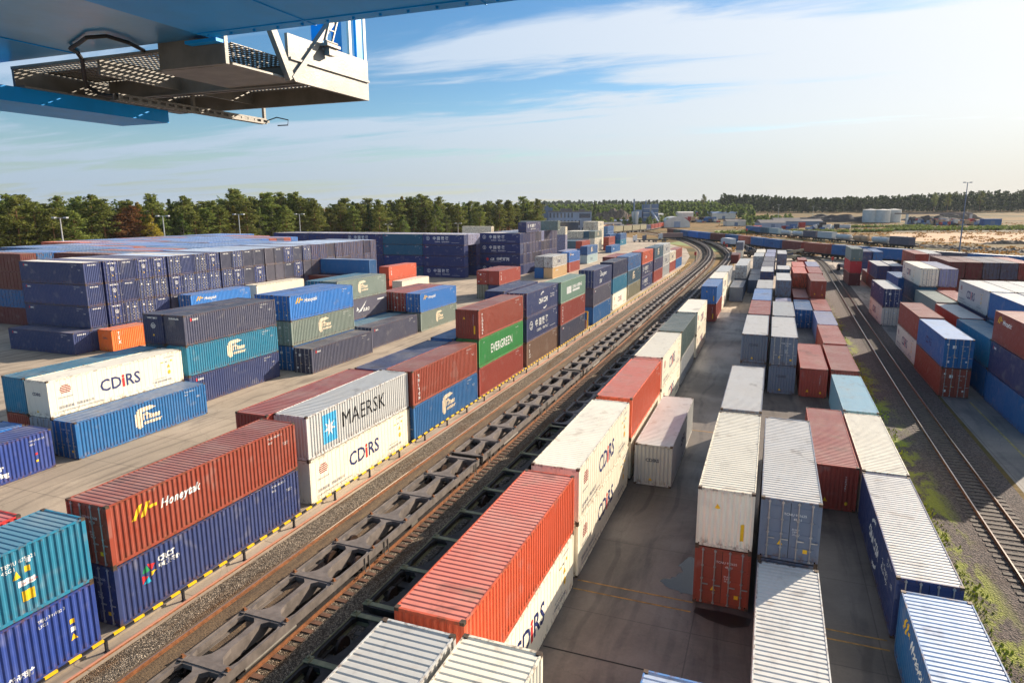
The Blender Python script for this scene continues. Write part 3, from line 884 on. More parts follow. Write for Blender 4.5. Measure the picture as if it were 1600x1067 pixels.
# ---- white row right of the wagons (left face x = -10.4)
row('the white row beside the wagons', [
    (-10.4, 3.75, ['cream::P', 'lgrey::P']),
    (-10.4, 16.5, ['cream:cdirs:P', 'ored::P/code']),
    (-10.4, 29.5, ['cream:cdirs:P', 'cream:cdirs:P/cdirs']),
    (-10.4, 42.55, ['cream:cdirs:P', 'ored:codes:P']),
    (-10.4, 55.65, ['cream:cdirs:P', 'cream:cdirs:P']),
    (-10.4, 68.6, ['grey::P', 'dgreen::P']),
    (-10.3, 82.2, ['cream:cdirs:P', 'cream:cdirs:P']),
    (-10.25, 110.8, ['red::P/side', 'sky::P/side'], None, dict(lod=1)),
    (-10.25, 124.2, ['cream:cdirs:P', 'cream:cdirs:P'], 13, dict(lod=1)),
    (-10.2, 138.0, ['cream:seoul:P', 'lgrey:seoul:P'], 15, dict(lod=2)),
], lod=0)
row('the aisle by the white row', [
    (-7.75, 3.9, ['cream::P', 'cream::P']),
    (-7.62, 42.1, ['lgrey:slabel:P/cdirs']),
    (-7.3, 136.2, ['slate::P'], 14.4, dict(lod=1)),
    (-7.3, 153.6, ['slate::P', 'lgrey::P/cdirs'], 22, dict(lod=2)),
    (-12.6, 232.5, ['dred::P'], 12.19, dict(lod=2)),
    (-12.4, 258.0, ['cream::P', 'slate::P'], 13, dict(lod=2)),
    (-3.1, 8.0, ['sky:codes:P/code:B']),
], lod=0)
# ---- centre block, four columns
row('the first centre column', [
    (-2.42, 29.45, ['rust::D/code', 'cream::P/side']),
    (-2.4, 42.35, ['slate::P', 'slate::P:W'], 12.6),
    (-2.3, 69.4, ['slate::P', 'slate::P/cdirs:W'], 13.2),
    (-2.2, 83.3, ['red::P', 'red::P'], 12.8),
    (-2.15, 96.5, ['slate::P', 'sky::P'], 13.8),
    (-2.0, 110.8, ['slate::P', 'grey::P:W'], 13.4),
    (-2.0, 124.5, ['slate::P'], 14, dict(lod=2)),
    (-1.95, 140.5, ['navy::P', 'navy::P:W'], 12.3, dict(lod=2)),
    (-1.9, 153.2, ['lilac::P', 'purple::P'], 14.2, dict(lod=2)),
    (-1.8, 168.2, ['lilac::P', 'purple::P'], 15.5, dict(lod=2)),
    (-1.7, 184.6, ['lilac::P', 'lilac::P'], 15, dict(lod=2)),
    (-1.5, 200.5, ['lilac::P', 'lilac::P'], 16, dict(lod=2)),
    (-4.5, 184.2, ['lgrey::P', 'lgrey::P/cdirs'], 15, dict(lod=2)),
    (-4.3, 200.7, ['cream::P', 'cream::P'], 16, dict(lod=2)),
    (-4.5, 151.5, ['slate::P'], 13.2, dict(lod=2)),
    (-4.5, 165.6, ['slate::P'], 13.6, dict(lod=2)),
], lod=1)
row('the second centre column', [
    (.28, 16.85, ['lgrey::P']),
    (.25, 29.3, ['slate::P', 'slate::D/code:W']),
    (.42, 68.9, ['slate::P/cdirs', 'slate::D/code:W'], 13.2),
    (.5, 82.9, ['grey::P', 'grey::P'], 12.9),
    (.9, 97.0, ['navy::P'], 12.19),
    (1.0, 110.2, ['lilac::P'], 12.9),
    (.95, 124.3, ['slate::P', 'slate::P/cdirs:W'], 14.4, dict(lod=2)),
    (1.15, 146.8, ['slate::P', 'slate::D:W'], 10, dict(lod=2)),
    (1.3, 196.5, ['slate::P', 'slate::P:W'], 17, dict(lod=2)),
], lod=1)
row('the third centre column', [
    (3.2, 42.3, ['red::P/warn'], 12.4, dict(lod=0)),
    (3.25, 68.6, ['red::P/warn'], 12.9),
    (3.8, 109.2, ['blue::D/marks'], 12.3),
    (3.9, 124.2, ['red::P'], 14),
    (4.0, 139.0, ['red::P', 'ored::P'], 15, dict(lod=2)),
    (4.25, 154.6, ['red::P', 'ored::P'], 14, dict(lod=2)),
    (7.2, 215, ['red::P'], 11, dict(lod=2)),
], lod=1)
row('the outer centre column', [
    (5.72, 16.4, ['blue:honey_l:P:LB']),
    (5.72, 29.6, ['navy:cma:D/code:LW']),
    (5.78, 42.1, ['cream::P'], 12.1),
    (5.82, 54.9, ['lblue::P'], 12.1),
    (5.95, 68.9, ['red::P'], 12.8),
    (6.1, 82.5, ['red::P'], 13.3),
    (6.25, 96.2, ['lilac::P'], 12.6),
    (6.4, 109.4, ['red::P'], 14.0),
    (6.45, 124.8, ['rust::P/warn', 'rust::P/warn'], 14.6, dict(lod=1)),
    (6.8, 140.4, ['red::P', 'red::P'], 14.8, dict(lod=2)),
    (7.1, 156.0, ['lilac::P', 'lilac::P'], 13.6, dict(lod=2)),
], lod=1)
# ---- right hand yard
row('the near right row', [
    (15.85, 73.2, ['rust::D/marks', 'blue:seoul:D/marks:LB'], 12.6, dict(lod=0)),
    (16.1, 87.0, ['cream:cdirs:D/specks:L', 'rust::P'], 13.2, dict(lod=0)),
    (16.35, 116.0, ['cream:cdirs:D/specks:L', 'navy:cr_s:D/marks:LW'], 14.5),
    (17.0, 174.0, ['dred::P', 'fire::P', 'tit::P/warn'], 13.6),
    (21.2, 175.2, ['purple::P'], 13.6),
    (23.7, 213.0, ['navy::P', 'navy::P'], 16, dict(lod=2)),
    (26.4, 213.0, ['navy::P', 'blue::P'], 16, dict(lod=2)),
], lod=1)
row('the second right row', [
    (19.65, 61.2, ['blue::P', 'navy:plain:P:L', 'red:honey_l:P:L'], 12.4, dict(lod=0)),
    (19.75, 74.3, ['blue::D', 'teal::D/marks'], 12.8, dict(lod=0)),
    (20.15, 87.6, ['red::P', 'red::P:W'], 12.7),
    (20.6, 101.6, ['blue::P', 'tit::P'], 15),
    (21.0, 134.5, ['blue::P', 'blue::P'], 13.5),
    (21.1, 162.0, ['dred::P', 'navy::P:W'], 16, dict(lod=2)),
    (23.75, 162.0, ['navy::P', 'navy::P:W'], 16, dict(lod=2)),
], lod=1)
row('the third right row', [
    (22.65, 74.8, ['navy::P', 'teal::P'], 12.6),
    (23.2, 89.9, ['navy::P', 'navy::P', 'lgrey:cdirs:P:LR'], 13.4),
    (23.1, 76.3, ['navy::P', 'navy::P', 'blue::P:W'], 12.9),
    (23.3, 104.0, ['red::P', 'red::P'], 13),
    (21.85, 120.9, ['dteal::P', 'dteal::P', 'cream:cdirs:D/specks:L'], 16),
    (24.45, 121.1, ['rust::P', 'rust::P', 'lilac::D'], 16),
], lod=1)
for c in range(5):
    row('the %s deep right row' % RANK[c], [
        (25.75 + c * 2.55, 76.5, ['navy::P', 'navy::P', ['grey::P', 'lgrey::P', 'grey::P', 'lgrey::P', 'grey::P'][c]], 12.8),
        (25.8 + c * 2.55, 90.0, ['navy::P', 'dred::P', 'lgrey::P'], 13.4),
    ] + ([(28.9 + c * 2.55, 137.0, ['dred::P', 'dred::P', ['dred::D/marks', 'dred:tex:P/warn', 'purple::D', 'purple::P', 'red::P'][c]], 16)] if c < 5 else []), lod=2)
row('the farthest right row', [
    (27.2, 158, ['red::P', 'red::P', 'red::P'], 15),
    (29.8, 160, ['lgrey::P', 'lgrey::P', 'lgrey::P'], 15),
    (45.0, 128, ['dred::P', 'red::P', 'red::P'], 15),
    (47.6, 128, ['dred::P', 'red::P', 'red::P'], 15),
], lod=2)
def fmat(k, roof):
    m = M['roof' if roof else 'paint'].copy(); m.name = ('roof_' if roof else 'side_') + k
    nn = m.node_tree
    oi = [n for n in nn.nodes if n.type == 'OBJECT_INFO'][0]
    for lk in list(nn.links):
        if lk.from_node == oi and lk.from_socket.name == 'Color':
            tgt = lk.to_socket; nn.links.remove(lk)
            tgt.default_value = PAL[k]
    return m

fo = fill.build('container_stacks', [fmat(k, False) for k in FK] + [fmat(k, True) for k in FK])
tag(fo, 'packed rows of blue and red container stacks behind the long navy block', 'container stacks', kind='stuff')
so_ = STUFF.build('distant_containers', [M['casting'] if k[0] == 'casting' else (bpy.data.materials[k[1]] if k[0] == 'mat' else fmat(k[1], k[0] == 'roof')) for k in SK])
tag(so_, 'small containers in the farthest stacks of the yard', 'container stacks', kind='stuff')
# ---------------------------------------------------------------- ground, paving, ballast
YS, YC = math.sin(_yaw), math.cos(_yaw)
def depth(x, y): return -YS * x + YC * y
def terrain(x, y):
    d = depth(x, y)
    t = max(0.0, min(1.0, (d - 560) / 420.0)); t = t * t * (3 - 2 * t)
    h = 12.5 * t
    if d > 1100: h += min(1, (d - 1100) / 1500) * 9
    return h
gm = MB()
xs = [-3500, -2400, -1700, -1200, -900, -700, -550, -430, -340, -260, -200, -150, -110, -70, -30, 0, 30, 70, 120, 180, 250, 330, 430, 560, 720, 950, 1250, 1700, 2400, 3500]
ys = [-120, -40, 20, 80, 140, 200, 260, 320, 380, 440, 500, 560, 620, 680, 740, 800, 860, 920, 980, 1040, 1100, 1200, 1350, 1600, 2000, 2600, 3400, 4600, 6500]
for y in ys:
    for x in xs: gm.v.append((x, y, terrain(x, y)))
nx = len(xs)
for j in range(len(ys) - 1):
    for i in range(nx - 1):
        gm.f.append((j * nx + i, j * nx + i + 1, (j + 1) * nx + i + 1, (j + 1) * nx + i)); gm.m.append(0)
gm.smooth = True
def world_mat(name):
    m = bpy.data.materials.new(name); m.use_nodes = True
    t = NT(m.node_tree); b = t.n['Principled BSDF']
    g = t.add('ShaderNodeNewGeometry').outputs['Position']
    return m, t, b, g
m, t, b, g = world_mat('dry_grass_and_sand')
st = t.add('ShaderNodeMapping', {'Vector': g, 'Rotation': (0, 0, R(25)), 'Scale': (.5, 1.3, 1)})
n1 = t.noise(st, .022, 6, .62, .6); n2 = t.noise(g, .06, 6, .7); n3 = t.noise(g, .9, 5, .7)
c = t.mix(t.ramp(n1, .40, .58), srgb(88, 82, 50), srgb(140, 110, 66))
c = t.mix(t.ramp(n2, .56, .66), c, srgb(166, 132, 88))
c = t.mix(t.ramp(n2, .30, .42, .8, 0), c, srgb(84, 92, 52))
c = t.mix(t.ramp(n3, .3, .75, .35, 0), c, srgb(70, 62, 44))
t.put(b, 'Base Color', c); b.inputs['Roughness'].default_value = .95; b.inputs['Specular IOR Level'].default_value = .1
t.put(b, 'Normal', t.add('ShaderNodeBump', {'Strength': .6, 'Distance': .3, 'Height': n3}))
tag(gm.build('ground', m), kind='structure')

def concrete(name, c1, c2, dark, rough, joint=6.0, ang=0, joints=True, wet=0.0):
    m, t, b, g = world_mat(name)
    a = t.noise(g, .10, 6, .65, .5); bb = t.noise(t.add('ShaderNodeMapping', {'Vector': g, 'Scale': (1.6, .22, 1)}), .5, 5, .65, .4); cc = t.noise(g, 7.0, 4, .7)
    sp = t.noise(g, 1.1, 5, .7)
    c = t.mix(t.ramp(a, .36, .64), c1, c2)
    c = t.mix(t.ramp(bb, .48, .72, 0, .68), c, dark)
    c = t.mix(t.ramp(sp, .60, .72, 0, .35), c, dark)
    c = t.mix(t.ramp(cc, .35, .7, .14, 0), c, (.02, .02, .02))
    wv = t.add('ShaderNodeTexWave', {'Vector': g, 'Scale': .16, 'Distortion': 9.0, 'Detail': 3.0, 'Detail Scale': .35}, bands_direction='X')
    c = t.mix(t.math('MULTIPLY', t.ramp(wv.outputs['Fac'], .90, .99), t.ramp(a, .4, .6, .1, .55)), c, dark)
    ck = t.add('ShaderNodeTexVoronoi', {'Vector': t.vmath('ADD', g, t.vmath('SCALE', t.noise(g, .8, 4, .6, 0, 1))), 'Scale': .16}, feature='DISTANCE_TO_EDGE')
    c = t.mix(t.math('MULTIPLY', t.ramp(ck.outputs[0], .0, .004, 1, 0), .22), c, srgb(40, 36, 34))
    if joints:
        s = t.add('ShaderNodeSeparateXYZ', {0: g})
        def line(o, per, off):
            f = t.math('FRACT', t.math('ADD', t.math('DIVIDE', o, per), off))
            return t.math('LESS_THAN', f, .055 / per * 1.0)
        j = t.math('MAXIMUM', line(s.outputs[0], joint, .3), line(s.outputs[1], joint * .92, .1))
        c = t.mix(t.math('MULTIPLY', j, .5), c, srgb(52, 46, 40))
        # slab to slab tone
        vor = t.add('ShaderNodeTexWhiteNoise', {'Vector': t.add('ShaderNodeCombineXYZ', {0: t.math('FLOOR', t.math('ADD', t.math('DIVIDE', s.outputs[0], joint), .3)), 1: t.math('FLOOR', t.math('ADD', t.math('DIVIDE', s.outputs[1], joint * .92), .1))})})
        c = t.mix(t.math('MULTIPLY', vor.outputs[0], .16), c, dark)
    t.put(b, 'Base Color', c)
    t.put(b, 'Roughness', t.ramp(a, .35, .65, rough - wet, rough))
    b.inputs['Specular IOR Level'].default_value = .35
    t.put(b, 'Normal', t.add('ShaderNodeBump', {'Strength': .25, 'Distance': .02, 'Height': cc}))
    return m
def sheet(name, pts, m, z, kind='structure', label=None, cat=None):
    tri = tessellate_polygon([[Vector((x, y, 0)) for x, y in pts]])
    q = MB(); q.v = [(x, y, z) for x, y in pts]
    for f in tri:
        a, b_, c_ = (Vector(q.v[i]) for i in f)
        q.f.append(tuple(f) if (b_ - a).cross(c_ - a).z > 0 else tuple(reversed(f))); q.m.append(0)
    o = q.build(name, m); tag(o, label, cat, kind=kind); return o
M['conc_l'] = concrete('light_concrete', srgb(188, 170, 148), srgb(162, 147, 128), srgb(112, 100, 88), .85)
M['conc_c'] = concrete('damp_asphalt', srgb(118, 108, 99), srgb(93, 86, 80), srgb(54, 50, 49), .62, 7.5, wet=.18)
M['conc_r'] = concrete('grey_concrete', srgb(138, 132, 124), srgb(112, 108, 104), srgb(84, 82, 82), .8)
sheet('yard_paving', [(-24.2, -60), (-24.2, 178), (-25.5, 215), (-29, 262), (-36, 310), (-50, 352), (-70, 400), (-96, 440), (-160, 330), (-178, 240), (-182, 120), (-182, -60)], M['conc_l'], .004)
sheet('far_paving', [(-11.2, 122), (-11.0, 222), (-12.5, 262), (-19, 308), (-27, 338), (-12, 325), (2, 288), (15, 265), (33, 243), (60, 215), (110, 170), (110, 118)], M['conc_l'], .004)
sheet('centre_paving', [(-11.0, -60), (-11.0, 121.9), (8.7, 121.9), (8.7, -60)], M['conc_c'], .004)
sheet('right_paving', [(15.7, -60), (16.2, 117.9), (110, 117.9), (110, -60)], M['conc_r'], .004)
m, t, b, g = world_mat('ballast')
v1 = t.add('ShaderNodeTexVoronoi', {'Vector': g, 'Scale': 13.0}); v2 = t.add('ShaderNodeTexVoronoi', {'Vector': g, 'Scale': 13.0}, feature='DISTANCE_TO_EDGE')
nb = t.noise(g, .25, 5, .65, .4); nr = t.noise(t.add('ShaderNodeMapping', {'Vector': g, 'Scale': (1.3, .2, 1)}), .8, 5, .65)
vc = t.add('ShaderNodeSeparateXYZ', {0: v1.outputs['Color']}).outputs[0]
c = t.mix(vc, srgb(92, 84, 76), srgb(188, 172, 152))
c = t.mix(t.ramp(nr, .45, .72, 0, .75), c, srgb(126, 92, 60))
c = t.mix(t.ramp(nb, .56, .72, 0, .5), c, srgb(70, 62, 52))
c = t.mix(t.ramp(v2.outputs['Distance'], 0, .16, .8, 0), c, srgb(38, 32, 28))
t.put(b, 'Base Color', c); b.inputs['Roughness'].default_value = .95; b.inputs['Specular IOR Level'].default_value = .1
t.put(b, 'Normal', t.add('ShaderNodeBump', {'Strength': 1.0, 'Distance': .06, 'Height': t.ramp(v2.outputs['Distance'], 0, .3)}))
M['ballast'] = m
m, t, b, g = world_mat('dark_ballast')
v1 = t.add('ShaderNodeTexVoronoi', {'Vector': g, 'Scale': 12.0}); nb = t.noise(g, .5, 5, .65, .4)
vc = t.add('ShaderNodeSeparateXYZ', {0: v1.outputs['Color']}).outputs[0]
c = t.mix(vc, srgb(46, 40, 38), srgb(112, 98, 90))
c = t.mix(t.ramp(nb, .5, .7, 0, .55), c, srgb(74, 56, 44))
sx_ = t.add('ShaderNodeSeparateXYZ', {0: g}).outputs[0]; sy_ = t.add('ShaderNodeSeparateXYZ', {0: g}).outputs[1]
band = t.math('MULTIPLY', t.ramp(sx_, 8.7, 9.3), t.ramp(sx_, 10.4, 11.6, 1, 0))
gm_ = t.noise(t.add('ShaderNodeMapping', {'Vector': g, 'Scale': (1.1, .5, 1)}), .55, 6, .72, .3)
c = t.mix(t.math('MULTIPLY', t.math('MULTIPLY', band, t.ramp(sy_, 150, 110)), t.ramp(gm_, .46, .58)), c, t.mix(t.noise(g, 6, 4), srgb(88, 94, 30), srgb(158, 162, 58)))
t.put(b, 'Base Color', c); b.inputs['Roughness'].default_value = .95
t.put(b, 'Normal', t.add('ShaderNodeBump', {'Strength': 1.0, 'Distance': .06, 'Height': v1.outputs['Distance']}))
M['ballast_d'] = m

# ---------------------------------------------------------------- railway tracks
def smooth_path(pts, step=2.0):
    P = [Vector((p[0], p[1], 0)) for p in pts]
    P = [P[0] * 2 - P[1]] + P + [P[-1] * 2 - P[-2]]
    out_ = []
    for i in range(1, len(P) - 2):
        a, b_, c_, d_ = P[i - 1], P[i], P[i + 1], P[i + 2]
        n = max(1, int((c_ - b_).length / step))
        for k in range(n):
            s = k / n
            out_.append(.5 * ((2 * b_) + (c_ - a) * s + (2 * a - 5 * b_ + 4 * c_ - d_) * s * s + (3 * b_ - a - 3 * c_ + d_) * s ** 3))
    out_.append(P[-2])
    return out_
def offs(path, o):
    r_ = []
    for k, p in enumerate(path):
        d = (path[min(k + 1, len(path) - 1)] - path[max(0, k - 1)]).normalized()
        r_.append(p + Vector((d.y, -d.x, 0)) * o)
    return r_
def ribbon(name, path, w1, w2, z, m, **kw):
    q = MB(); A = offs(path, w1); B = offs(path, w2)
    for k in range(len(path) - 1):
        q.quad((A[k].x, A[k].y, z), (B[k].x, B[k].y, z), (B[k + 1].x, B[k + 1].y, z), (A[k + 1].x, A[k + 1].y, z))
    return tag(q.build(name, m), kind='structure')
def along(path, s0):
    """point and heading at arc length s0"""
    s = 0
    for k in range(len(path) - 1):
        L = (path[k + 1] - path[k]).length
        if s + L >= s0:
            d = (path[k + 1] - path[k]).normalized()
            return path[k] + d * (s0 - s), math.atan2(-d.x, d.y)
        s += L
    d = (path[-1] - path[-2]).normalized()
    return path[-1], math.atan2(-d.x, d.y)
def plen(path): return sum((path[k + 1] - path[k]).length for k in range(len(path) - 1))
def track(path, label, rails=(-.76, .76), tie=1.35, z=.012, headmat='railtop', tiem='sleeper', ties=True, hasgroup=None):
    root = empty('railway_track', (0, 0, 0), 0, label, 'railway track')
    for r in rails:
        q = MB(); pa = offs(path, r)
        for (w_, z0, z1, mi) in ((.075, z + .02, z + .06, 0), (.012, z + .06, z + .15, 0), (.036, z + .15, z + .185, 1)):
            for k in range(len(pa) - 1):
                d = (pa[k + 1] - pa[k]).normalized(); n = Vector((d.y, -d.x, 0)) * w_
                a, b_ = pa[k], pa[k + 1]
                q.quad((a.x - n.x, a.y - n.y, z1), (a.x + n.x, a.y + n.y, z1), (b_.x + n.x, b_.y + n.y, z1), (b_.x - n.x, b_.y - n.y, z1), mi)
                for sg in (-1, 1):
                    q.quad((a.x + sg * n.x, a.y + sg * n.y, z0), (b_.x + sg * n.x, b_.y + sg * n.y, z0), (b_.x + sg * n.x, b_.y + sg * n.y, z1), (a.x + sg * n.x, a.y + sg * n.y, z1), 0)
        q.build('rail', [M['rust'], M[headmat]], root)
    if ties:
        q = MB(); s = .3; T_ = plen(path)
        while s < T_ and s < 330:
            p, h = along(path, s); c_, s_ = math.cos(h), math.sin(h)
            j = random.uniform(-.04, .04)
            a = p + Vector((-c_, -s_, 0)) * (tie + j); b_ = p + Vector((c_, s_, 0)) * (tie - j)
            q.bar((a.x, a.y, z + .005), (b_.x, b_.y, z + .005), .25, .06)
            s += .62
        o = q.build('sleepers', M[tiem], root); tag(o, kind='stuff')
    return root
PA = smooth_path([(-21.69, -20), (-21.69, 60), (-21.7, 120), (-21.9, 180), (-22.6, 225), (-25, 265), (-30, 306), (-38, 346), (-48, 386), (-62, 430), (-82, 480), (-108, 540)], 4)
PB = smooth_path([(-18.86, -20), (-18.86, 60), (-18.86, 120), (-18.95, 180), (-19.5, 225), (-21.6, 263), (-26.2, 305), (-33.6, 346), (-43, 386), (-56, 430), (-76, 482), (-102, 540)], 4)
PC = smooth_path([(-14.4, -20), (-14.4, 60), (-14.3, 120), (-14.0, 180), (-13.6, 225), (-14.8, 262), (-18.2, 292), (-25.5, 335), (-35, 376), (-48, 424), (-70, 480), (-97, 540)], 4)
PE = smooth_path([(13.2, -20), (13.2, 60), (13.95, 120), (15.0, 180), (15.6, 236), (13.5, 272), (6, 302), (-9, 338), (-26, 378), (-42, 424)], 4)
ribbon('track_bed', [p for p in PA if p.y < 182], -2.49, 10.75, .008, M['ballast'])
ribbon('curved_track_bed', [p for p in PA if 179 < p.y], -1.9, 5.2, .0085, M['ballast'])
ribbon('curved_track_bed', [p for p in PC if 175 < p.y], -2.0, 1.9, .0125, M['ballast'])
ribbon('right_track_bed', [p for p in PE if p.y < 239], -4.6, 2.5, .008, M['ballast_d'])
track(PA, 'bright headed single rail half buried in soil beside the flat wagons', rails=(-.76,), ties=False)
m, t, b, g = world_mat('brown_soil')
n1 = t.noise(t.add('ShaderNodeMapping', {'Vector': g, 'Scale': (1.5, .35, 1)}), 1.2, 6, .7, .4); n2 = t.noise(g, 9, 5, .75)
c = t.mix(t.ramp(n1, .3, .7), srgb(92, 74, 56), srgb(142, 116, 84)); c = t.mix(t.ramp(n2, .35, .75, .6, 0), c, srgb(48, 40, 34)); c = t.mix(t.ramp(n1, .60, .75, 0, .6), c, srgb(120, 106, 60))
t.put(b, 'Base Color', c); b.inputs['Roughness'].default_value = .95; t.put(b, 'Normal', t.add('ShaderNodeBump', {'Strength': .9, 'Distance': .06, 'Height': n2}))
ribbon('soil_strip', [p for p in PA if p.y < 200], -1.15, 1.55, .0125, m)
track(PB, 'rusty track under the long string of empty flat wagons', rails=(-.76, .76), headmat='rust')
track(PC, 'track under the wagons hidden beside the white container row', headmat='rust', tiem='sleeper_c')
track(PE, 'dark track between the centre stacks and the right hand yard', tiem='sleeper_c')
kerb = MB(); kerb.box(-25.4, -25.15, -20, 178, .004, .10); tag(kerb.build('kerb', M['conc_l']), kind='structure')
cr = MB(); cr.box(-24.53, -24.47, -20, 176, .03, .09, 1); cr.box(-24.60, -24.40, -20, 176, .004, .03, 0)
tag(cr.build('crane_rail', [M['rust'], mat('pinkish_rail', srgb(196, 142, 120), .5, .3)]), 'thin pinkish crane rail on the concrete edge below the barrier', 'rail')
# lines and puddle
M['yline'] = mat('worn_yellow_line', srgb(150, 112, 48), .7, var=.5, vscale=3)
for k, (x0, x1, y) in enumerate(((-7.9, -2.4, 29.3), (-7.9, -2.4, 28.5), (2.9, 5.6, 29.3), (2.9, 5.6, 28.6))):
    q = MB(); q.quad((x0, y, .009), (x1, y, .009), (x1, y + .10, .009), (x0, y + .10, .009)); tag(q.build('painted_line', M['yline']), kind='structure')
for k, (x0, x1, y) in enumerate(((-5.2, 0, 54.6),)):
    q = MB(); q.quad((x0, y, .009), (x1, y, .009), (x1, y + .12, .009), (x0, y + .12, .009)); tag(q.build('painted_line', M['yline']), kind='structure')
q = MB(); q.quad((18.1, -10, .009), (18.26, -10, .009), (18.26, 72, .009), (18.1, 72, .009)); tag(q.build('painted_line', mat('worn_line', srgb(150, 138, 80), .8, var=.3)), kind='structure')
q = MB(); q.quad((-7.9, 23.86, .009), (5.6, 23.86, .009), (5.6, 23.94, .009), (-7.9, 23.94, .009)); tag(q.build('drain_slot', M['gasket']), kind='structure')
pud = [(-2.3, 33.6), (-2.95, 33.5), (-3.45, 32.6), (-3.15, 31.9), (-3.55, 31.2), (-4.1, 30.7), (-3.7, 30.2), (-3.0, 29.95), (-2.0, 29.9), (-1.6, 31.5), (-1.8, 33.2)]
pp = []
for i in range(len(pud)):
    a, b_, = Vector(pud[i] + (0,)), Vector(pud[(i + 1) % len(pud)] + (0,))
    for k in range(4):
        v = a.lerp(b_, k / 4); pp.append((v.x + random.uniform(-.07, .07), v.y + random.uniform(-.07, .07)))
M['water'] = mat('puddle_water', srgb(30, 36, 46), .08, 0, spec=.35)
sheet('puddle', pp, M['water'], .0095, label=None)
pd2 = [(-2.2, 29.0), (-1.0, 29.05), (.2, 28.95), (.1, 28.3), (-.6, 27.95), (-1.6, 28.2), (-2.3, 28.6)]
sheet('puddle', pd2, mat('wet_patch', srgb(30, 28, 27), .35, 0), .0085)

# ---------------------------------------------------------------- striped barrier
m = bpy.data.materials.new('yellow_black_stripes'); m.use_nodes = True
t = NT(m.node_tree); b = t.n['Principled BSDF']
g = t.add('ShaderNodeNewGeometry').outputs['Position']
s = t.add('ShaderNodeSeparateXYZ', {0: g})
f = t.math('FRACT', t.math('DIVIDE', s.outputs[1], .97))
st = t.math('LESS_THAN', f, .52)
wn = t.noise(g, 6, 4, .6)
t.put(b, 'Base Color', t.mix(st, srgb(30, 30, 32), t.mix(t.ramp(wn, .3, .7), srgb(236, 190, 20), srgb(240, 205, 70)))); b.inputs['Roughness'].default_value = .5
bar_root = empty('barrier_rail', (-24.72, 0, 0), 0, 'low yellow and black striped barrier rail along the track side containers', 'barrier')
q = MB()
y = 2.0
while y < 226:
    f = (y / .97) % 1
    q.bar((0, y, .56), (0, y + .97 * .52, .56), .095, .10, 0); q.bar((0, y + .97 * .52, .56), (0, y + .97, .56), .07, .075, 1)
    y += .97
q.build('beam', [mat('barrier_yellow', srgb(238, 190, 22), .5, var=.12), mat('barrier_black', srgb(28, 28, 32), .5)], bar_root)
pm = None
for k in range(56):
    if pm is None:
        q = MB(); q.box(-.05, .05, -.05, .05, .004, .49); q.box(-.09, .09, -.09, .09, .004, .03); pm = q.mesh('post', mat('barrier_post', srgb(34, 34, 40), .5))
    o = bpy.data.objects.new('post', pm); o.location = (0, 5.3 + k * 3.95, 0); link(o, bar_root)
# little yellow portal in the gap of the barrier row
yp = empty('yellow_frame', (-26.3, 97.4, 0), 0, 'small yellow steel frame standing in the gap of the barrier row', 'frame')
q = MB(); q.box(-1.0, -.85, -.08, .08, 0, 2.6); q.box(.85, 1.0, -.08, .08, 0, 2.6); q.build('post', mat('frame_yellow', srgb(230, 180, 30), .5), yp)
q = MB(); q.box(-1.0, 1.0, -.08, .08, 2.6, 2.75); q.build('crossbar', bpy.data.materials['frame_yellow'], yp)
q = MB(); q.box(-.6, .6, .3, .8, 0, 1.3); q.build('cabinet', mat('frame_dark', srgb(90, 40, 36), .6), yp)

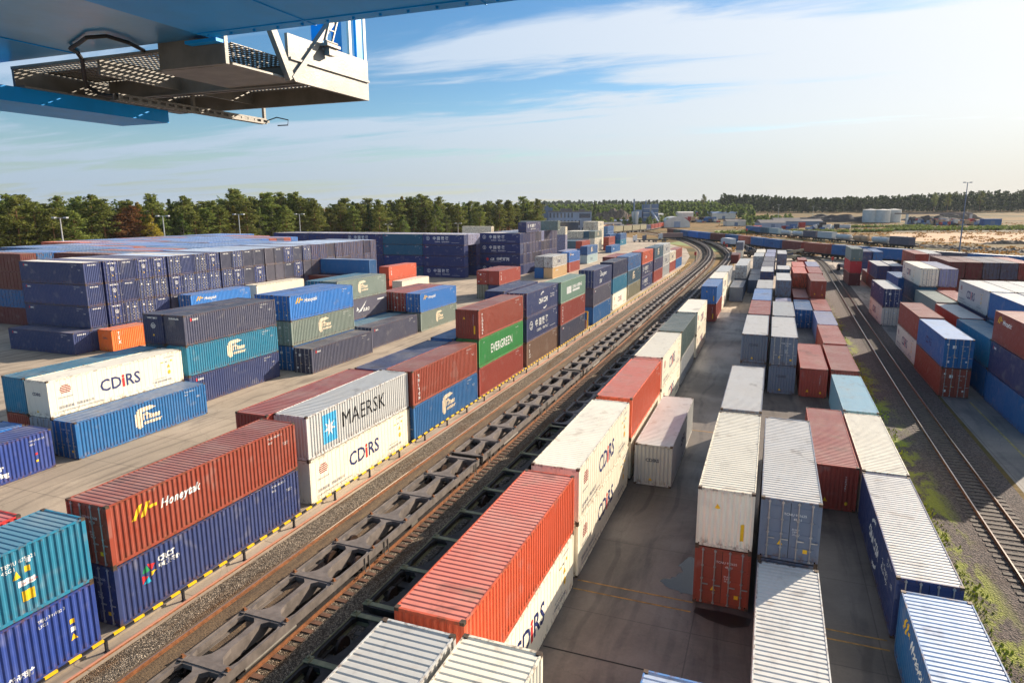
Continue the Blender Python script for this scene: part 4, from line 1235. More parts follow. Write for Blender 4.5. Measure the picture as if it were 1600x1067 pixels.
# ---------------------------------------------------------------- flat wagons
def wagon_parts(mats, label, group):
    """container flat wagon 26.2 m over deck; origin at the middle of the deck on rail level"""
    L, zt = 26.2, 1.12
    root = empty('flat_wagon', (0, 0, 0), 0, label, 'flat wagon', group)
    deck = MB()
    n = 8; cl = L / n
    hole0 = [(.93, .26), (1.02, .6), (1.02, 2.7), (.90, 2.98), (.40, 2.98), (.17, 2.74), (.14, 1.9), (.17, 1.1), (.30, .58), (.60, .28)]
    for k in range(n):
        y0 = -L / 2 + k * cl
        outer = [Vector((-1.16, y0, 0)), Vector((1.16, y0, 0)), Vector((1.16, y0 + cl, 0)), Vector((-1.16, y0 + cl, 0))]
        hs = []
        for sx in (-1, 1):
            h = [Vector((sx * a, y0 + b_ * cl / 3.2, 0)) for a, b_ in hole0]
            if (sx < 0): h = h[::-1]
            hs.append(h)
        loops = [outer] + [list(reversed(h)) for h in hs]
        flat = [v for lp in loops for v in lp]
        tri = tessellate_polygon(loops)
        for zz_, flip in ((zt, False), (zt - .05, True)):
            i0 = len(deck.v); deck.v += [(v.x, v.y, zz_) for v in flat]
            for f in tri:
                a, b_, c_ = (flat[i] for i in f)
                up = (b_ - a).cross(c_ - a).z > 0
                ff = tuple(i0 + i for i in f)
                deck.f.append(ff if up != flip else ff[::-1]); deck.m.append(0)
        for h in hs:
            for i in range(len(h)):
                a, b_ = h[i], h[(i + 1) % len(h)]
                deck.quad((a.x, a.y, zt), (b_.x, b_.y, zt), (b_.x, b_.y, zt - .20), (a.x, a.y, zt - .20))
    deck.build('deck', mats[0], root)
    for sx in (-1, 1):
        q = MB(); q.box(*sorted((sx * 1.16, sx * 1.19)), -L / 2, L / 2, zt - .36, zt + .05); q.box(*sorted((sx * 1.0, sx * 1.16)), -L / 2, L / 2, zt - .40, zt - .36)
        q.build('side_beam', mats[-1] if len(mats) > 4 else mats[0], root)
    q = MB(); q.box(-.17, .17, -L / 2, L / 2, zt - .62, zt - .055); q.build('centre_beam', mats[0], root)
    q = MB(); q.box(-.98, .98, -9.2, 9.2, .30, .34)  # dark plate added under the deck so its holes read black
    for k in range(14): q.tube([(-.95, -9 + k * 1.35, .42), (.95, -9 + k * 1.35 + .5, .46)], .03, 5)
    for xx in (-.75, -.45, .5, .8): q.tube([(xx, -12, .5), (xx, 12, .5)], .025, 5)
    q.build('added_pan_and_pipes', mats[1], root)
    cb = MB(); cb.box(-1.18, 1.18, -.13, .13, zt + .003, zt + .035); cb.box(-1.22, -.95, -.2, .2, zt + .035, zt + .07); cb.box(.95, 1.22, -.2, .2, zt + .035, zt + .07); cb.box(-1.15, 1.15, -.06, .06, zt - .42, zt - .055)
    cme = cb.mesh('cross_beam', mats[-1] if len(mats) > 4 else mats[0])
    sp_ = MB(); sp_.box(-.07, .07, -.07, .07, 0, .12); sp_.box(-.14, .14, -.12, .12, -.02, .02); sme = sp_.mesh('container_pin', mats[3])
    for k in range(n + 1):
        o = link(bpy.data.objects.new('cross_beam', cme), root); o.location = (0, -L / 2 + k * cl + (.12 if k == 0 else (-.12 if k == n else 0)), 0)
        for sx in (-1, 1):
            s_o = link(bpy.data.objects.new('container_pin', sme), o); s_o.location = (sx * 1.1, 0, zt + .08); s_o.scale = (.7, .7, .8)
    # bogies
    bg_ = MB()
    for sx in (-1, 1):
        bg_.box(*sorted((sx * .92, sx * 1.05)), -1.15, 1.15, .36, .62); bg_.box(*sorted((sx * .9, sx * 1.09)), -.32, .32, .22, .68)
        for yy in (-.9, .9): bg_.box(*sorted((sx * .95, sx * 1.13)), yy - .17, yy + .17, .30, .62)
    bg_.box(-1.0, 1.0, -.22, .22, .5, zt - .62 + .1)
    bme = bg_.mesh('bogie', mats[1])
    wh = MB()
    for sx in (-1, 1):
        nn = 18; r = .46
        c0 = [(sx * .69, r * math.cos(2 * math.pi * i / nn), r + r * math.sin(2 * math.pi * i / nn)) for i in range(nn)]
        c1 = [(sx * .82, p[1], p[2]) for p in c0]
        i0 = len(wh.v); wh.v += c0 + c1
        for i in range(nn): wh.f.append((i0 + i, i0 + (i + 1) % nn, i0 + nn + (i + 1) % nn, i0 + nn + i)); wh.m.append(0)
        wh.f.append(tuple(range(i0, i0 + nn))); wh.m.append(0); wh.f.append(tuple(range(i0 + nn, i0 + 2 * nn))); wh.m.append(0)
    wh.tube([(-.7, 0, .46), (.7, 0, .46)], .08, 8)
    wme = wh.mesh('wheelset', mats[2])
    for yb in (-10.6, 10.6, 0):
        bo = link(bpy.data.objects.new('bogie', bme), root); bo.location = (0, yb, .17)
        for yy in (-.9, .9):
            wo = link(bpy.data.objects.new('wheelset', wme), bo); wo.location = (0, yy, 0)
    for sy in (-1, 1):
        q = MB()
        q.box(-1.15, 1.15, *sorted((sy * L / 2, sy * (L / 2 + .12))), zt - .45, zt + .02)
        for sx in (-1, 1):
            q.tube([(sx * .9, sy * (L / 2 + .1), zt - .25), (sx * .9, sy * (L / 2 + .30), zt - .25)], .09, 8); q.tube([(sx * .9, sy * (L / 2 + .28), zt - .25), (sx * .9, sy * (L / 2 + .32), zt - .25)], .2, 10)
        q.build('end_beam', mats[1], root)
    # handbrake frame and hoses on the side nearest the camera
    q = MB()
    for yy in (-12.2, 12.2, -.9, .9):
        q.bar((1.22, yy, zt), (1.22, yy, zt - .75), .035, .035); q.bar((1.22, yy + .35, zt), (1.22, yy + .35, zt - .75), .035, .035); q.bar((1.22, yy, zt - .75), (1.22, yy + .35, zt - .75), .035, .035)
    q.tube([(1.0, -9, .62), (1.0, -6, .62)], .14, 8); q.box(.5, 1.05, 4.0, 4.7, .42, .8)
    q.build('side_fittings', M['grey_steel'], root)
    return root
def shift(path, o): return offs(path, o)
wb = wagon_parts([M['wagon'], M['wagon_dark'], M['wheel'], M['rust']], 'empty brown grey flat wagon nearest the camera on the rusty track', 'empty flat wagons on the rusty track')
pathB = shift(PB, -.12)
def on_path(path, root, s, label, L=26.85, up=0.0):
    a, _ = along(path, s - L * .36); b_, _ = along(path, s + L * .36)
    mid = (a + b_) / 2; d = b_ - a
    root.location = (mid.x, mid.y, up); root.rotation_euler = (0, 0, math.atan2(-d.x, d.y))
    if label: root['label'] = label
s0 = 20 + 26.65
on_path(pathB, wb, s0, 'brown grey empty flat wagon nearest the camera on the rusty track')
for k in range(1, 16):
    o = dup(wb, (0, 0, 0)); on_path(pathB, o, s0 + 26.85 * k, 'brown grey empty flat wagon, %s from the camera on the rusty track' % RANK[k])
o = dup(wb, (0, 0, 0)); on_path(pathB, o, s0 - 26.85, None); o['label'] = 'brown grey flat wagon leaving the frame at the bottom edge'
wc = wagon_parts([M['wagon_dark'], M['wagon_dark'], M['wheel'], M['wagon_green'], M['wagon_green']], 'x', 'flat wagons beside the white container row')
s1 = 20 + 8.6
on_path(PC, wc, s1, 'olive painted flat wagon nearest the camera beside the white row')
for k in range(1, 14):
    o = dup(wc if k < 2 else wb, (0, 0, 0)); on_path(PC, o, s1 + 26.85 * k, '%s flat wagon, %s from the camera beside the white row' % ('olive' if k < 2 else 'brown grey', RANK[k]))
    o['group'] = 'flat wagons beside the white container row'
# ---------------------------------------------------------------- trees
def foliage(name, c1, c2, c3):
    m = bpy.data.materials.new(name); m.use_nodes = True
    t = NT(m.node_tree); b = t.n['Principled BSDF']
    g = t.add('ShaderNodeTexCoord').outputs['Object']; oi = t.add('ShaderNodeObjectInfo').outputs['Random']
    n = t.noise(g, .55, 4, .7); n2 = t.noise(g, 2.6, 3, .7)
    c = t.mix(t.ramp(n, .35, .65), c1, c2); c = t.mix(t.ramp(n2, .5, .75, 0, .8), c, c3)
    hs = t.add('ShaderNodeHueSaturation', {'Color': c, 'Hue': t.math('ADD', .485, t.math('MULTIPLY', oi, .03)), 'Value': t.math('ADD', .75, t.math('MULTIPLY', oi, .55))})
    t.put(b, 'Base Color', hs.outputs[0]); b.inputs['Roughness'].default_value = .7; b.inputs['Specular IOR Level'].default_value = .15
    tr = t.add('ShaderNodeBsdfTranslucent', {'Color': hs.outputs[0]})
    mx = t.add('ShaderNodeMixShader', {0: .42, 1: b, 2: tr})
    t.l.new(mx.outputs[0], t.n['Material Output'].inputs[0])
    return m
F_ = dict(pine=foliage('pine_needles', srgb(84, 98, 46), srgb(126, 132, 62), srgb(166, 160, 92)), leaf=foliage('green_leaves', srgb(72, 88, 40), srgb(110, 122, 56), srgb(142, 148, 84)),
          gold=foliage('autumn_leaves', srgb(132, 124, 44), srgb(164, 144, 54), srgb(186, 166, 84)), brown=foliage('withered_needles', srgb(116, 84, 48), srgb(142, 104, 60), srgb(152, 122, 78)),
          dark=foliage('spruce_needles', srgb(46, 62, 36), srgb(72, 86, 46), srgb(98, 106, 62)))
BK = dict(pine=mat('pine_bark', srgb(142, 104, 72), .9, var=.35, vscale=1.5), birch=mat('grey_bark', srgb(150, 138, 122), .9, var=.3, vscale=2))
def leafcards(q, cx, cy, cz, rx, rz, n, size, rg):
    for _ in range(n):
        while True:
            p = Vector((rg.uniform(-1, 1), rg.uniform(-1, 1), rg.uniform(-1, 1)))
            if .25 < p.length < 1: break
        c = Vector((cx + p.x * rx, cy + p.y * rx, cz + p.z * rz))
        u = Vector((rg.uniform(-1, 1), rg.uniform(-1, 1), rg.uniform(-.6, .6))).normalized()
        v = u.cross(Vector((rg.uniform(-1, 1), rg.uniform(-1, 1), rg.uniform(-1, 1)))).normalized()
        s = size * rg.uniform(.6, 1.3)
        q.quad(tuple(c - u * s - v * s * .55), tuple(c + u * s - v * s * .4), tuple(c + u * s * .8 + v * s * .6), tuple(c - u * s * .9 + v * s * .5))
def make_tree(kind, seed, h=20.0):
    rg = random.Random(seed)
    crown = MB(); trunk = MB()
    lean = Vector((rg.uniform(-.5, .5), rg.uniform(-.5, .5), 0))
    n = 6
    trunk.tube([tuple(lean * (k / n) + Vector((0, 0, h * .93 * k / n))) for k in range(n + 1)], .24, 7, r2=.05)
    if kind in ('pine', 'brown'):
        nb = 46; z0 = .34
        for k in range(nb):
            f = k / nb; z = h * (z0 + (1 - z0) * f); a = rg.uniform(0, 6.28)
            r = 3.7 * math.sin(math.pi * min(1, .22 + f * .74)) ** .7 * rg.uniform(.5, 1.15)
            cx, cy = lean.x * z / h + math.cos(a) * r * .62, lean.y * z / h + math.sin(a) * r * .62
            trunk.tube([(lean.x * z / h, lean.y * z / h, z - .4), (cx, cy, z)], .06, 4)
            leafcards(crown, cx, cy, z + .2, r * .40 + .50, .50 + .30 * rg.random(), 44, .26, rg)
    elif kind == 'dark':
        nb = 34
        for k in range(nb):
            f = k / nb; z = h * (.10 + .90 * f); r = 2.7 * (1 - f) ** .8 + .15; a = rg.uniform(0, 6.28)
            leafcards(crown, math.cos(a) * r * .5, math.sin(a) * r * .5, z, r * .65 + .1, .55, 38, .27, rg)
    else:
        nb = 34
        for k in range(nb):
            f = (k + .5) / nb; z = h * (.24 + .74 * f); prof = math.sin(math.pi * min(1, (.12 + f * .92))) ** .6
            a = rg.uniform(0, 6.28); r = 3.4 * prof
            cx, cy = math.cos(a) * r * .62, math.sin(a) * r * .62
            trunk.tube([(lean.x * z / h, lean.y * z / h, z - 1.5), (cx, cy, z)], .07, 4)
            leafcards(crown, cx, cy, z, 1.2 * prof + .4, .95, 78, .25, rg)
    return crown, trunk
KN = dict(pine='pine_tree', brown='withered_pine_tree', dark='spruce_tree', leaf='leafy_tree', gold='autumn_tree')
protos = {}
def tree_proto(kind, v):
    if (kind, v) not in protos:
        c, tr = make_tree(kind, sum(map(ord, kind)) % 7 + v * 11 + len(kind) * 5, 20)
        protos[(kind, v)] = (c.mesh('crown', F_[kind]), tr.mesh('trunk', BK['pine' if kind in ('pine', 'brown', 'dark') else 'birch']))
    return protos[(kind, v)]
def tree(kind, v, x, y, h, label, group, zb=None, wide=1.0):
    root = empty(KN[kind], (x, y, terrain(x, y) if zb is None else zb), random.uniform(0, 6.28), label, 'tree', group)
    s = h / 20.0
    root.scale = (s * wide, s * wide, s)
    cm, tm = tree_proto(kind, v)
    link(bpy.data.objects.new('crown', cm), root); link(bpy.data.objects.new('trunk', tm), root)
    return root
def at_col(col, d):
    s = (col - 800) / 1049.34 * d * .981
    return (-YS * d + YC * s, YC * d + YS * s)
rt = random.Random(11)
edge = [(-230, 150), (-100, 172), (0, 190), (150, 208), (300, 232), (450, 268), (600, 305), (730, 360), (860, 440), (900, 500)]
def edge_d(c):
    for (a, da), (b_, db) in zip(edge, edge[1:]):
        if a <= c <= b_: return da + (db - da) * (c - a) / (b_ - a)
    return edge[-1][1]
kindw = ['pine'] * 15 + ['dark'] * 2 + ['gold'] * 1 + ['leaf'] * 2
SH = dict(pine='green pine', brown='withered brown pine', dark='dark spruce', leaf='leafy green tree', gold='yellowing tree')
nt_ = 0
def zone(c):
    for lim, tx in ((93, 'left of all light masts'), (254, 'right of first light mast'), (373, 'left of third light mast'), (468, 'left of fourth light mast'), (720, 'behind the railway block')):
        if c < lim: return tx
    return 'towards the office'
for rowi in range(4):
    c = -60 + rowi * 7
    while c < 846:
        d = edge_d(c) + rowi * 7 + rt.uniform(-2.5, 2.5)
        kd = rt.choice(kindw)
        if rowi == 0 and 160 < c < 220: kd = rt.choice(['brown', 'pine', 'pine', 'pine', 'gold'])
        if rowi == 0 and 225 < c < 250: kd = 'gold'
        if rowi == 0 and 655 < c < 705: kd = 'leaf'
        x, y = at_col(c, d)
        h = rt.uniform(17.8, 22.8) + (2.2 if 340 < c < 480 else 0) + (1.5 if 600 < c < 690 else 0)
        if rowi == 0 and kd in ('leaf', 'gold'): h *= .88
        if rowi == 0: h *= rt.uniform(.86, 1.04)
        if rt.random() < .06: h *= 1.10
        tree(kd, rt.randrange(3), x, y, h, '%s in the %s rank of the forest, %s' % (SH[kd], RANK[rowi], zone(c)), 'trees of the forest edge', wide=1.28)
        nt_ += 1
        c += rt.uniform(4.2, 6.6) * 1049 / d
# forest mass behind the edge, and the far forest on the horizon
def mass(name, cols, d0, d1, nrow, hfun, seed, mt, step, label, size=1.3):
    rg = random.Random(seed); q = MB()
    for r_ in range(nrow):
        d = (d0 + (d1 - d0) * r_ / max(1, nrow - 1))
        c = cols[0]
        while c < cols[1]:
            dd = (d(c) if callable(d) else d) + rg.uniform(-8, 8)
            x, y = at_col(c, dd); zb = terrain(x, y); h = hfun(c) * rg.uniform(.8, 1.12)
            n = 5
            for k in range(n):
                f = k / (n - 1); z = zb + h * (.18 + .76 * f); rr = (3.3 - 2.0 * f) * rg.uniform(.8, 1.3)
                leafcards(q, x + rg.uniform(-1, 1), y + rg.uniform(-1, 1), z, rr, h * .14, 15, size, rg)
            q.bar((x, y, zb - .5), (x, y, zb + h * .6), .4, .4)
            c += step * 1049 / dd * rg.uniform(.7, 1.3)
    o = q.build(name, mt); tag(o, label, 'forest', kind='stuff'); return o
mass('forest', (-90, 900), 0, 0, 1, lambda c: 18, 5, F_['dark'], 4.0, 'x') if False else None
q_edge = lambda k: (lambda c: edge_d(c) + k)
def edge_mass(k, seed, mt):
    rg = random.Random(seed); q = MB(); c = -90
    while c < 846:
        dd = edge_d(c) + k + rg.uniform(-6, 6); x, y = at_col(c, dd); h = rg.uniform(15, 20.5) + (2.0 if 340 < c < 480 else 0)
        for kk in range(6):
            f = kk / 5; leafcards(q, x + rg.uniform(-1, 1), y + rg.uniform(-1, 1), h * (.12 + .84 * f), (3.2 - 1.9 * f), h * .13, 22, .62, rg)
        c += 3.4 * 1049 / dd
    return q
qq = edge_mass(34, 21, None); q2 = edge_mass(44, 22, None); i0 = len(qq.v); qq.v += q2.v; qq.f += [tuple(i0 + i for i in f) for f in q2.f]; qq.m += q2.m
tag(qq.build('forest', F_['dark']), 'deep mass of forest behind the front trees on the left', 'forest', kind='stuff')
mass('forest', (1128, 1720), 900, 1010, 4, lambda c: 19 + 3 * math.sin(c * .013) + (1.5 if c > 1300 else 0), 31, F_['dark'], 4.5, 'dark far forest along the horizon on the right', 1.5)
mass('forest', (860, 1180), 760, 1150, 6, lambda c: 10.5 + (2.5 if c > 1030 else 0), 32, F_['leaf'], 6.0, 'hazy woods behind the far factory in the middle', 1.5)
mass('forest', (840, 1700), 1700, 2100, 3, lambda c: 18, 33, F_['dark'], 10.0, 'thin far line of woods on the horizon', 3.0)
mass('bushes', (1165, 1240), 640, 690, 3, lambda c: 7, 34, F_['leaf'], 5.0, 'bushes before the dark far forest', 1.2)
mass('bushes', (860, 1060), 620, 700, 2, lambda c: 8, 35, F_['pine'], 7.0, 'low bushes around the far factory', 1.0)
for k, (c, d, h, kd, lb) in enumerate([(930, 640, 24, 'dark', 'tall lone spruce above the office building'), (974, 700, 24, 'dark', 'tall lone spruce left of the far factory'), (941, 560, 12, 'leaf', 'small leafy tree right of the office building'), (1018, 590, 11, 'leaf', 'small leafy tree beside the far factory'),
        (852, 560, 18, 'dark', 'spruce at the left of the office building roof'), (862, 600, 19, 'dark', 'second spruce left above the office building'), (1100, 860, 24, 'pine', 'pine rising above the far woods left of the sheds'), (1201, 640, 12, 'leaf', 'round leafy tree before the far dark forest'),
        (1482, 880, 25, 'pine', 'left crown rising above the right far forest'), (1532, 880, 26, 'pine', 'right crown rising above the right far forest'), (1460, 880, 25, 'pine', 'broad crown above the far forest near the tanks')]):
    x, y = at_col(c, d); tree(kd, k % 3, x, y, h, lb, 'lone trees in the distance')
# grass tufts beside the right track
gq = MB(); rg = random.Random(5)
for _ in range(9000):
    y = rg.uniform(20, 160); 
    if noise.noise(Vector((y * .11, 3, 0))) + rg.uniform(-.25, .25) < .0: continue
    x = 9.3 + (y - 20) * .004 + rg.gauss(0, .42) + noise.noise(Vector((y * .3, 9, 0))) * .5; hh = rg.uniform(.06, .18); a = rg.uniform(0, 3.14); w_ = rg.uniform(.02, .07)
    dx, dy = math.cos(a) * w_, math.sin(a) * w_
    gq.quad((x - dx, y - dy, .008), (x + dx, y + dy, .008), (x + dx * .6 + rg.uniform(-.05, .05), y + dy * .6, hh), (x - dx * .6, y - dy * .6, hh * .9))
M['weed'] = mat('weed_green', srgb(160, 166, 50), .8, var=.35, vscale=1.2)
tag(gq.build('grass', M['weed']), 'yellow green grass tufts between the stacks and the right track', 'grass', kind='stuff')
gp = at_col(1115, 330)
sheet('grass_patch', [(-52, 352), (-36, 330), (-24, 292), (-17, 300), (-30, 345), (-46, 392)], mat('patch_green', srgb(112, 124, 52), .9, var=.35, vscale=.4), .006)
sheet('grass_patch', [at_col(868, 275), at_col(893, 270), at_col(893, 300), at_col(868, 310)], bpy.data.materials['patch_green'], .007)
def fpoly(name, pts, m, z=.02): return sheet(name, [at_col(c, d) for c, d in pts], m, z)
M['sand'] = mat('sand', srgb(176, 138, 98), .95, var=.14, vscale=.05)
fpoly('sand_field', [(1400, 372), (1470, 352), (1560, 336), (1720, 318), (1720, 420), (1590, 470), (1480, 475), (1395, 462)], M['sand'])
fpoly('sand_field', [(1180, 430), (1330, 400), (1330, 430), (1180, 462)], M['sand'])
fpoly('grass_field', [(1120, 500), (1200, 480), (1200, 545), (1120, 552)], bpy.data.materials['patch_green'])
fpoly('dirt_road', [(1390, 500), (1720, 505), (1720, 540), (1390, 540)], mat('dark_soil', srgb(104, 84, 66), .95, var=.2, vscale=.05), .02)
sq = MB(); rg = random.Random(91)
for _ in range(2600):
    c_ = rg.uniform(1120, 1720); d_ = 250 + 420 * rg.random() ** 1.2
    if noise.noise(Vector((c_ * .02, d_ * .02, 4))) < -.12: continue
    x, y = at_col(c_, d_)
    if y < 262 + max(0, 60 - x) * .3 and x < 66: continue
    if abs(depth(x, y) - 560) > 330: continue
    leafcards(sq, x, y, terrain(x, y) + .25, rg.uniform(.5, 2.2), rg.uniform(.2, .7), 7, .45, rg)
tag(sq.build('scrub', F_['brown']), 'low dry scrub scattered over the field on the right', 'scrub', kind='stuff')
sq = MB()
for c0, d0, c1, d1, n_ in ((1385, 520, 1720, 525, 300), (1120, 470, 1400, 500, 260), (1270, 590, 1460, 600, 200), (1400, 560, 1720, 590, 240), (940, 500, 1010, 600, 90)):
    for k in range(n_):
        s_ = rg.random(); x, y = at_col(c0 + (c1 - c0) * s_, d0 + (d1 - d0) * s_ + rg.uniform(-5, 5))
        leafcards(sq, x, y, terrain(x, y) + 1.0, rg.uniform(1.2, 2.6), rg.uniform(.8, 1.8), 16, .6, rg)
tag(sq.build('hedges', F_['leaf']), 'rows of low green bushes along the distant field roads', 'hedges', kind='stuff')
# heaps of brushwood and soil along the field
M['heap'] = mat('dead_brushwood', srgb(104, 92, 78), .95, var=.45, vscale=.8)
M['heap2'] = mat('sand_heap', srgb(196, 158, 122), .95, var=.25, vscale=.3)
M['heap3'] = mat('dark_coal_heap', srgb(58, 54, 56), .95, var=.35, vscale=.3)
def heap(col, d, w_, dp, h, m, label, name='heap', seed=0, zoff=0):
    x, y = at_col(col, d); rg = random.Random(seed + int(col)); q = MB(); nx_, ny_ = 22, 9
    for j in range(ny_ + 1):
        for i in range(nx_ + 1):
            u, v = i / nx_ * 2 - 1, j / ny_ * 2 - 1
            e = max(0, 1 - u * u) ** .7 * max(0, 1 - v * v) ** .8
            z = h * e * (.65 + .6 * noise.noise(Vector((u * 4 + seed, v * 2.3, seed)))) + (rg.uniform(-.1, .12) * h * e)
            q.v.append((u * w_ / 2, v * dp / 2, max(-.1, z) - (.1 if e == 0 else 0)))
    for j in range(ny_):
        for i in range(nx_): k = j * (nx_ + 1) + i; q.f.append((k, k + 1, k + nx_ + 2, k + nx_ + 1)); q.m.append(0)
    o = q.build(name, m); o.location = (x, y, terrain(x, y) + zoff); o.rotation_euler = (0, 0, _yaw); tag(o, label, name.replace('_', ' ')); return o
for k, (c, d) in enumerate([(1438, 312), (1463, 306), (1490, 298), (1515, 290), (1540, 284), (1566, 278), (1592, 272), (1622, 268)]):
    heap(c, d, 14, 7, 1.7, M['heap'], 'grey brown brushwood heap, %s from the left at the field edge' % RANK[k], 'brushwood_heap', k)
for k, (c, d) in enumerate([(1340, 385), (1362, 382), (1388, 378), (1415, 376)]):
    heap(c, d, 14, 6, 2.0, M['heap'], 'dark brushwood heap in the middle of the field, %s from the left' % RANK[k], 'brushwood_heap', k + 20)
heap(1585, 330, 26, 6, 2.2, M['heap'], 'long dark heap at the right end of the field', 'brushwood_heap', 44)
for k, (c, d, w_, h, mm, lb) in enumerate([(966, 680, 70, 17, M['heap'], 'large flat topped grey heap behind the office building'), (985, 660, 30, 13, M['heap2'], 'pale sand slope at the right of the big heap'), (950, 560, 26, 6, M['heap2'], 'small pinkish gravel heap right of the office building'), (975, 570, 22, 4.5, M['heap2'], 'low gravel heap before the far factory'),
        (1310, 700, 110, 9, M['heap3'], 'long dark coal heap left of the storage tanks'), (1455, 720, 60, 6, M['heap3'], 'dark scrap heap right of the storage tanks'), (1500, 740, 50, 9, M['heap'], 'grassy mound behind the scrap yard')]):
    heap(c, d, w_, 18, h, mm, lb, 'heap', k + 60)

# ---------------------------------------------------------------- far buildings
def bmat(n, c, r=.6, v=.08): return mat(n, srgb(*c), r, var=v, vscale=.4)
M['bd'] = bmat('dark_cladding', (150, 164, 186)); M['bd2'] = bmat('darker_cladding', (104, 122, 150)); M['glass'] = mat('window_glass', srgb(50, 66, 88), .12, 0, spec=.9); M['bw'] = bmat('pale_cladding', (214, 208, 196)); M['bt'] = bmat('tank_white', (206, 206, 200)); M['broof'] = bmat('grey_roof', (120, 112, 108)); M['bred'] = bmat('red_paint', (176, 50, 40)); M['bblue'] = bmat('blue_paint', (40, 92, 150))
def place_at(name, c, d, label, cat, rz=None, group=None):
    x, y = at_col(c, d); return empty(name, (x, y, terrain(x, y)), _yaw if rz is None else rz, label, cat, group)
ob = place_at('office_building', 886, 480, 'three storey blue grey office block beyond the railway block', 'building')
ob.scale = (1.0, 1.0, 1.38)
q = MB(); q.box(-13, 17, -6, 8, 0, 11.2, 0); q.build('wall', M['bd'], ob)
q = MB(); q.box(-20, -13, -7, 9, 0, 14.2); q.box(-13, -10, -5, 9, 11.2, 13.4); q.build('tower', M['bd2'], ob)
q = MB(); q.box(-13.2, 17.2, -6.3, 8.3, 11.2, 11.7); q.box(-4, 4, 0, 5, 11.7, 12.9); q.box(9, 13, 0, 4, 11.7, 12.6); q.build('roof', M['broof'], ob)
q = MB(); q.box(-11, 8, -9.5, -6.0, 6.2, 6.6); q.build('canopy', M['bw'], ob)
wq = MB(); wq.box(0, 1.0, -.12, 0, 0, 2.4, 0); wme_ = wq.mesh('window', M['glass'])
for r_ in range(3):
    for k in range(9 if r_ else 11):
        if r_ == 2 and k > 6: continue
        o = link(bpy.data.objects.new('window', wme_), ob); o.location = (-12 + k * 2.5, -6.0, 1.0 + r_ * 3.7)
q = MB(); q.box(8.5, 16.2, -6.12, -6.0, 8.3, 10.4); q.build('ribbon_window', M['glass'], ob)
q = MB(); q.box(-10.4, 7.4, -9.4, -6.05, 1.0, 6.0); q.build('glazed_lobby', M['glass'], ob)
pl = place_at('asphalt_plant', 1010, 640, 'blue and white tower plant with a thin chimney', 'factory')
q = MB(); q.box(-3, 3, -4, 4, 0, 20); q.box(5, 11, -4, 4, 6, 20.5); q.build('tower', M['bd2'], pl)
q = MB(); q.box(3.2, 4.8, -3, 3, 0, 20); q.build('white_column', M['bw'], pl)
q = MB(); q.tube([(-11, 0, 0), (-11, 0, 25)], .8, 8); q.tube([(0, 0, 20), (0, 0, 24)], .5, 6); q.build('chimney', M['bd2'], pl)
q = MB(); q.tube([(4, -5, 14), (12, -9, 1)], 1.2, 8); q.box(-9, -4, -3, 3, 0, 15); q.build('silo', M['bd'], pl)
q = MB()
for z in (4, 8, 12, 16): q.box(-3.1, 11.1, -4.15, -4.0, z, z + .5)
q.build('walkway', M['bw'], pl)
def shed(c, d, w_, dp, h, rh, mw, mr, label, name='shed', rz=None):
    b_ = place_at(name, c, d, label, 'shed', rz)
    q = MB(); q.box(-w_ / 2, w_ / 2, -dp / 2, dp / 2, 0, h); q.build('wall', mw, b_)
    q = MB(); W2 = w_ / 2 + .4; D2 = dp / 2 + .4
    q.quad((-W2, -D2, h), (W2, -D2, h), (W2, 0, h + rh), (-W2, 0, h + rh)); q.quad((W2, D2, h), (-W2, D2, h), (-W2, 0, h + rh), (W2, 0, h + rh)); q.poly([(-W2, -D2, h), (-W2, 0, h + rh), (-W2, D2, h)]); q.poly([(W2, -D2, h), (W2, D2, h), (W2, 0, h + rh)])
    q.build('roof', mr, b_)
    q = MB(); q.box(-1.6, 1.6, -dp / 2 - .08, -dp / 2, 0, min(3.2, h * .8)); q.build('door', M['bd2'], b_)
    return b_
tnt = place_at('white_tent', 1056, 620, 'white round roofed storage tent beside the curving trains', 'tent')
tnt.scale = (1.25, 1.2, 1.25)
q = MB(); prev = None
for k in range(13):
    a = math.pi * k / 12; x_, z_ = -math.cos(a) * 9.5, math.sin(a) * 6.5 + (1.2 if 0 < k < 12 else 0)
    if prev: q.quad((prev[0], -8, prev[1]), (x_, -8, z_), (x_, 10, z_), (prev[0], 10, prev[1])); q.poly([(prev[0], -8, prev[1]), (x_, -8, z_), (0, -8, 0)]) ; q.poly([(prev[0], 10, prev[1]), (x_, 10, z_), (0, 10, 0)])
    prev = (x_, z_)
q.build('canvas', M['bt'], tnt)
q = MB(); q.box(-2.2, 2.2, -8.1, -8.02, 0, 4.2); q.build('door', M['bd'], tnt)
shed(1071, 720, 16, 10, 9, 1.0, M['bw'], M['bw'], 'tall cream hall behind the white tent')
shed(1028, 740, 12, 8, 6, 1.5, M['bw'], M['bw'], 'cream shed between the factory and the tent')
shed(1206, 600, 22, 14, 4.5, 2.5, M['bd'], M['broof'], 'left grey shed before the far forest')
shed(1230, 618, 24, 14, 5, 3.0, M['bd2'], M['broof'], 'middle grey shed with a broad pale roof')
shed(1262, 640, 26, 12, 4, 2.0, M['bd2'], M['broof'], 'right low shed with a dark roof before the far forest')
shed(1186, 560, 6, 4, 3.0, .4, M['bred'], M['bred'], 'small red hut at the corner of the grey sheds', 'hut')
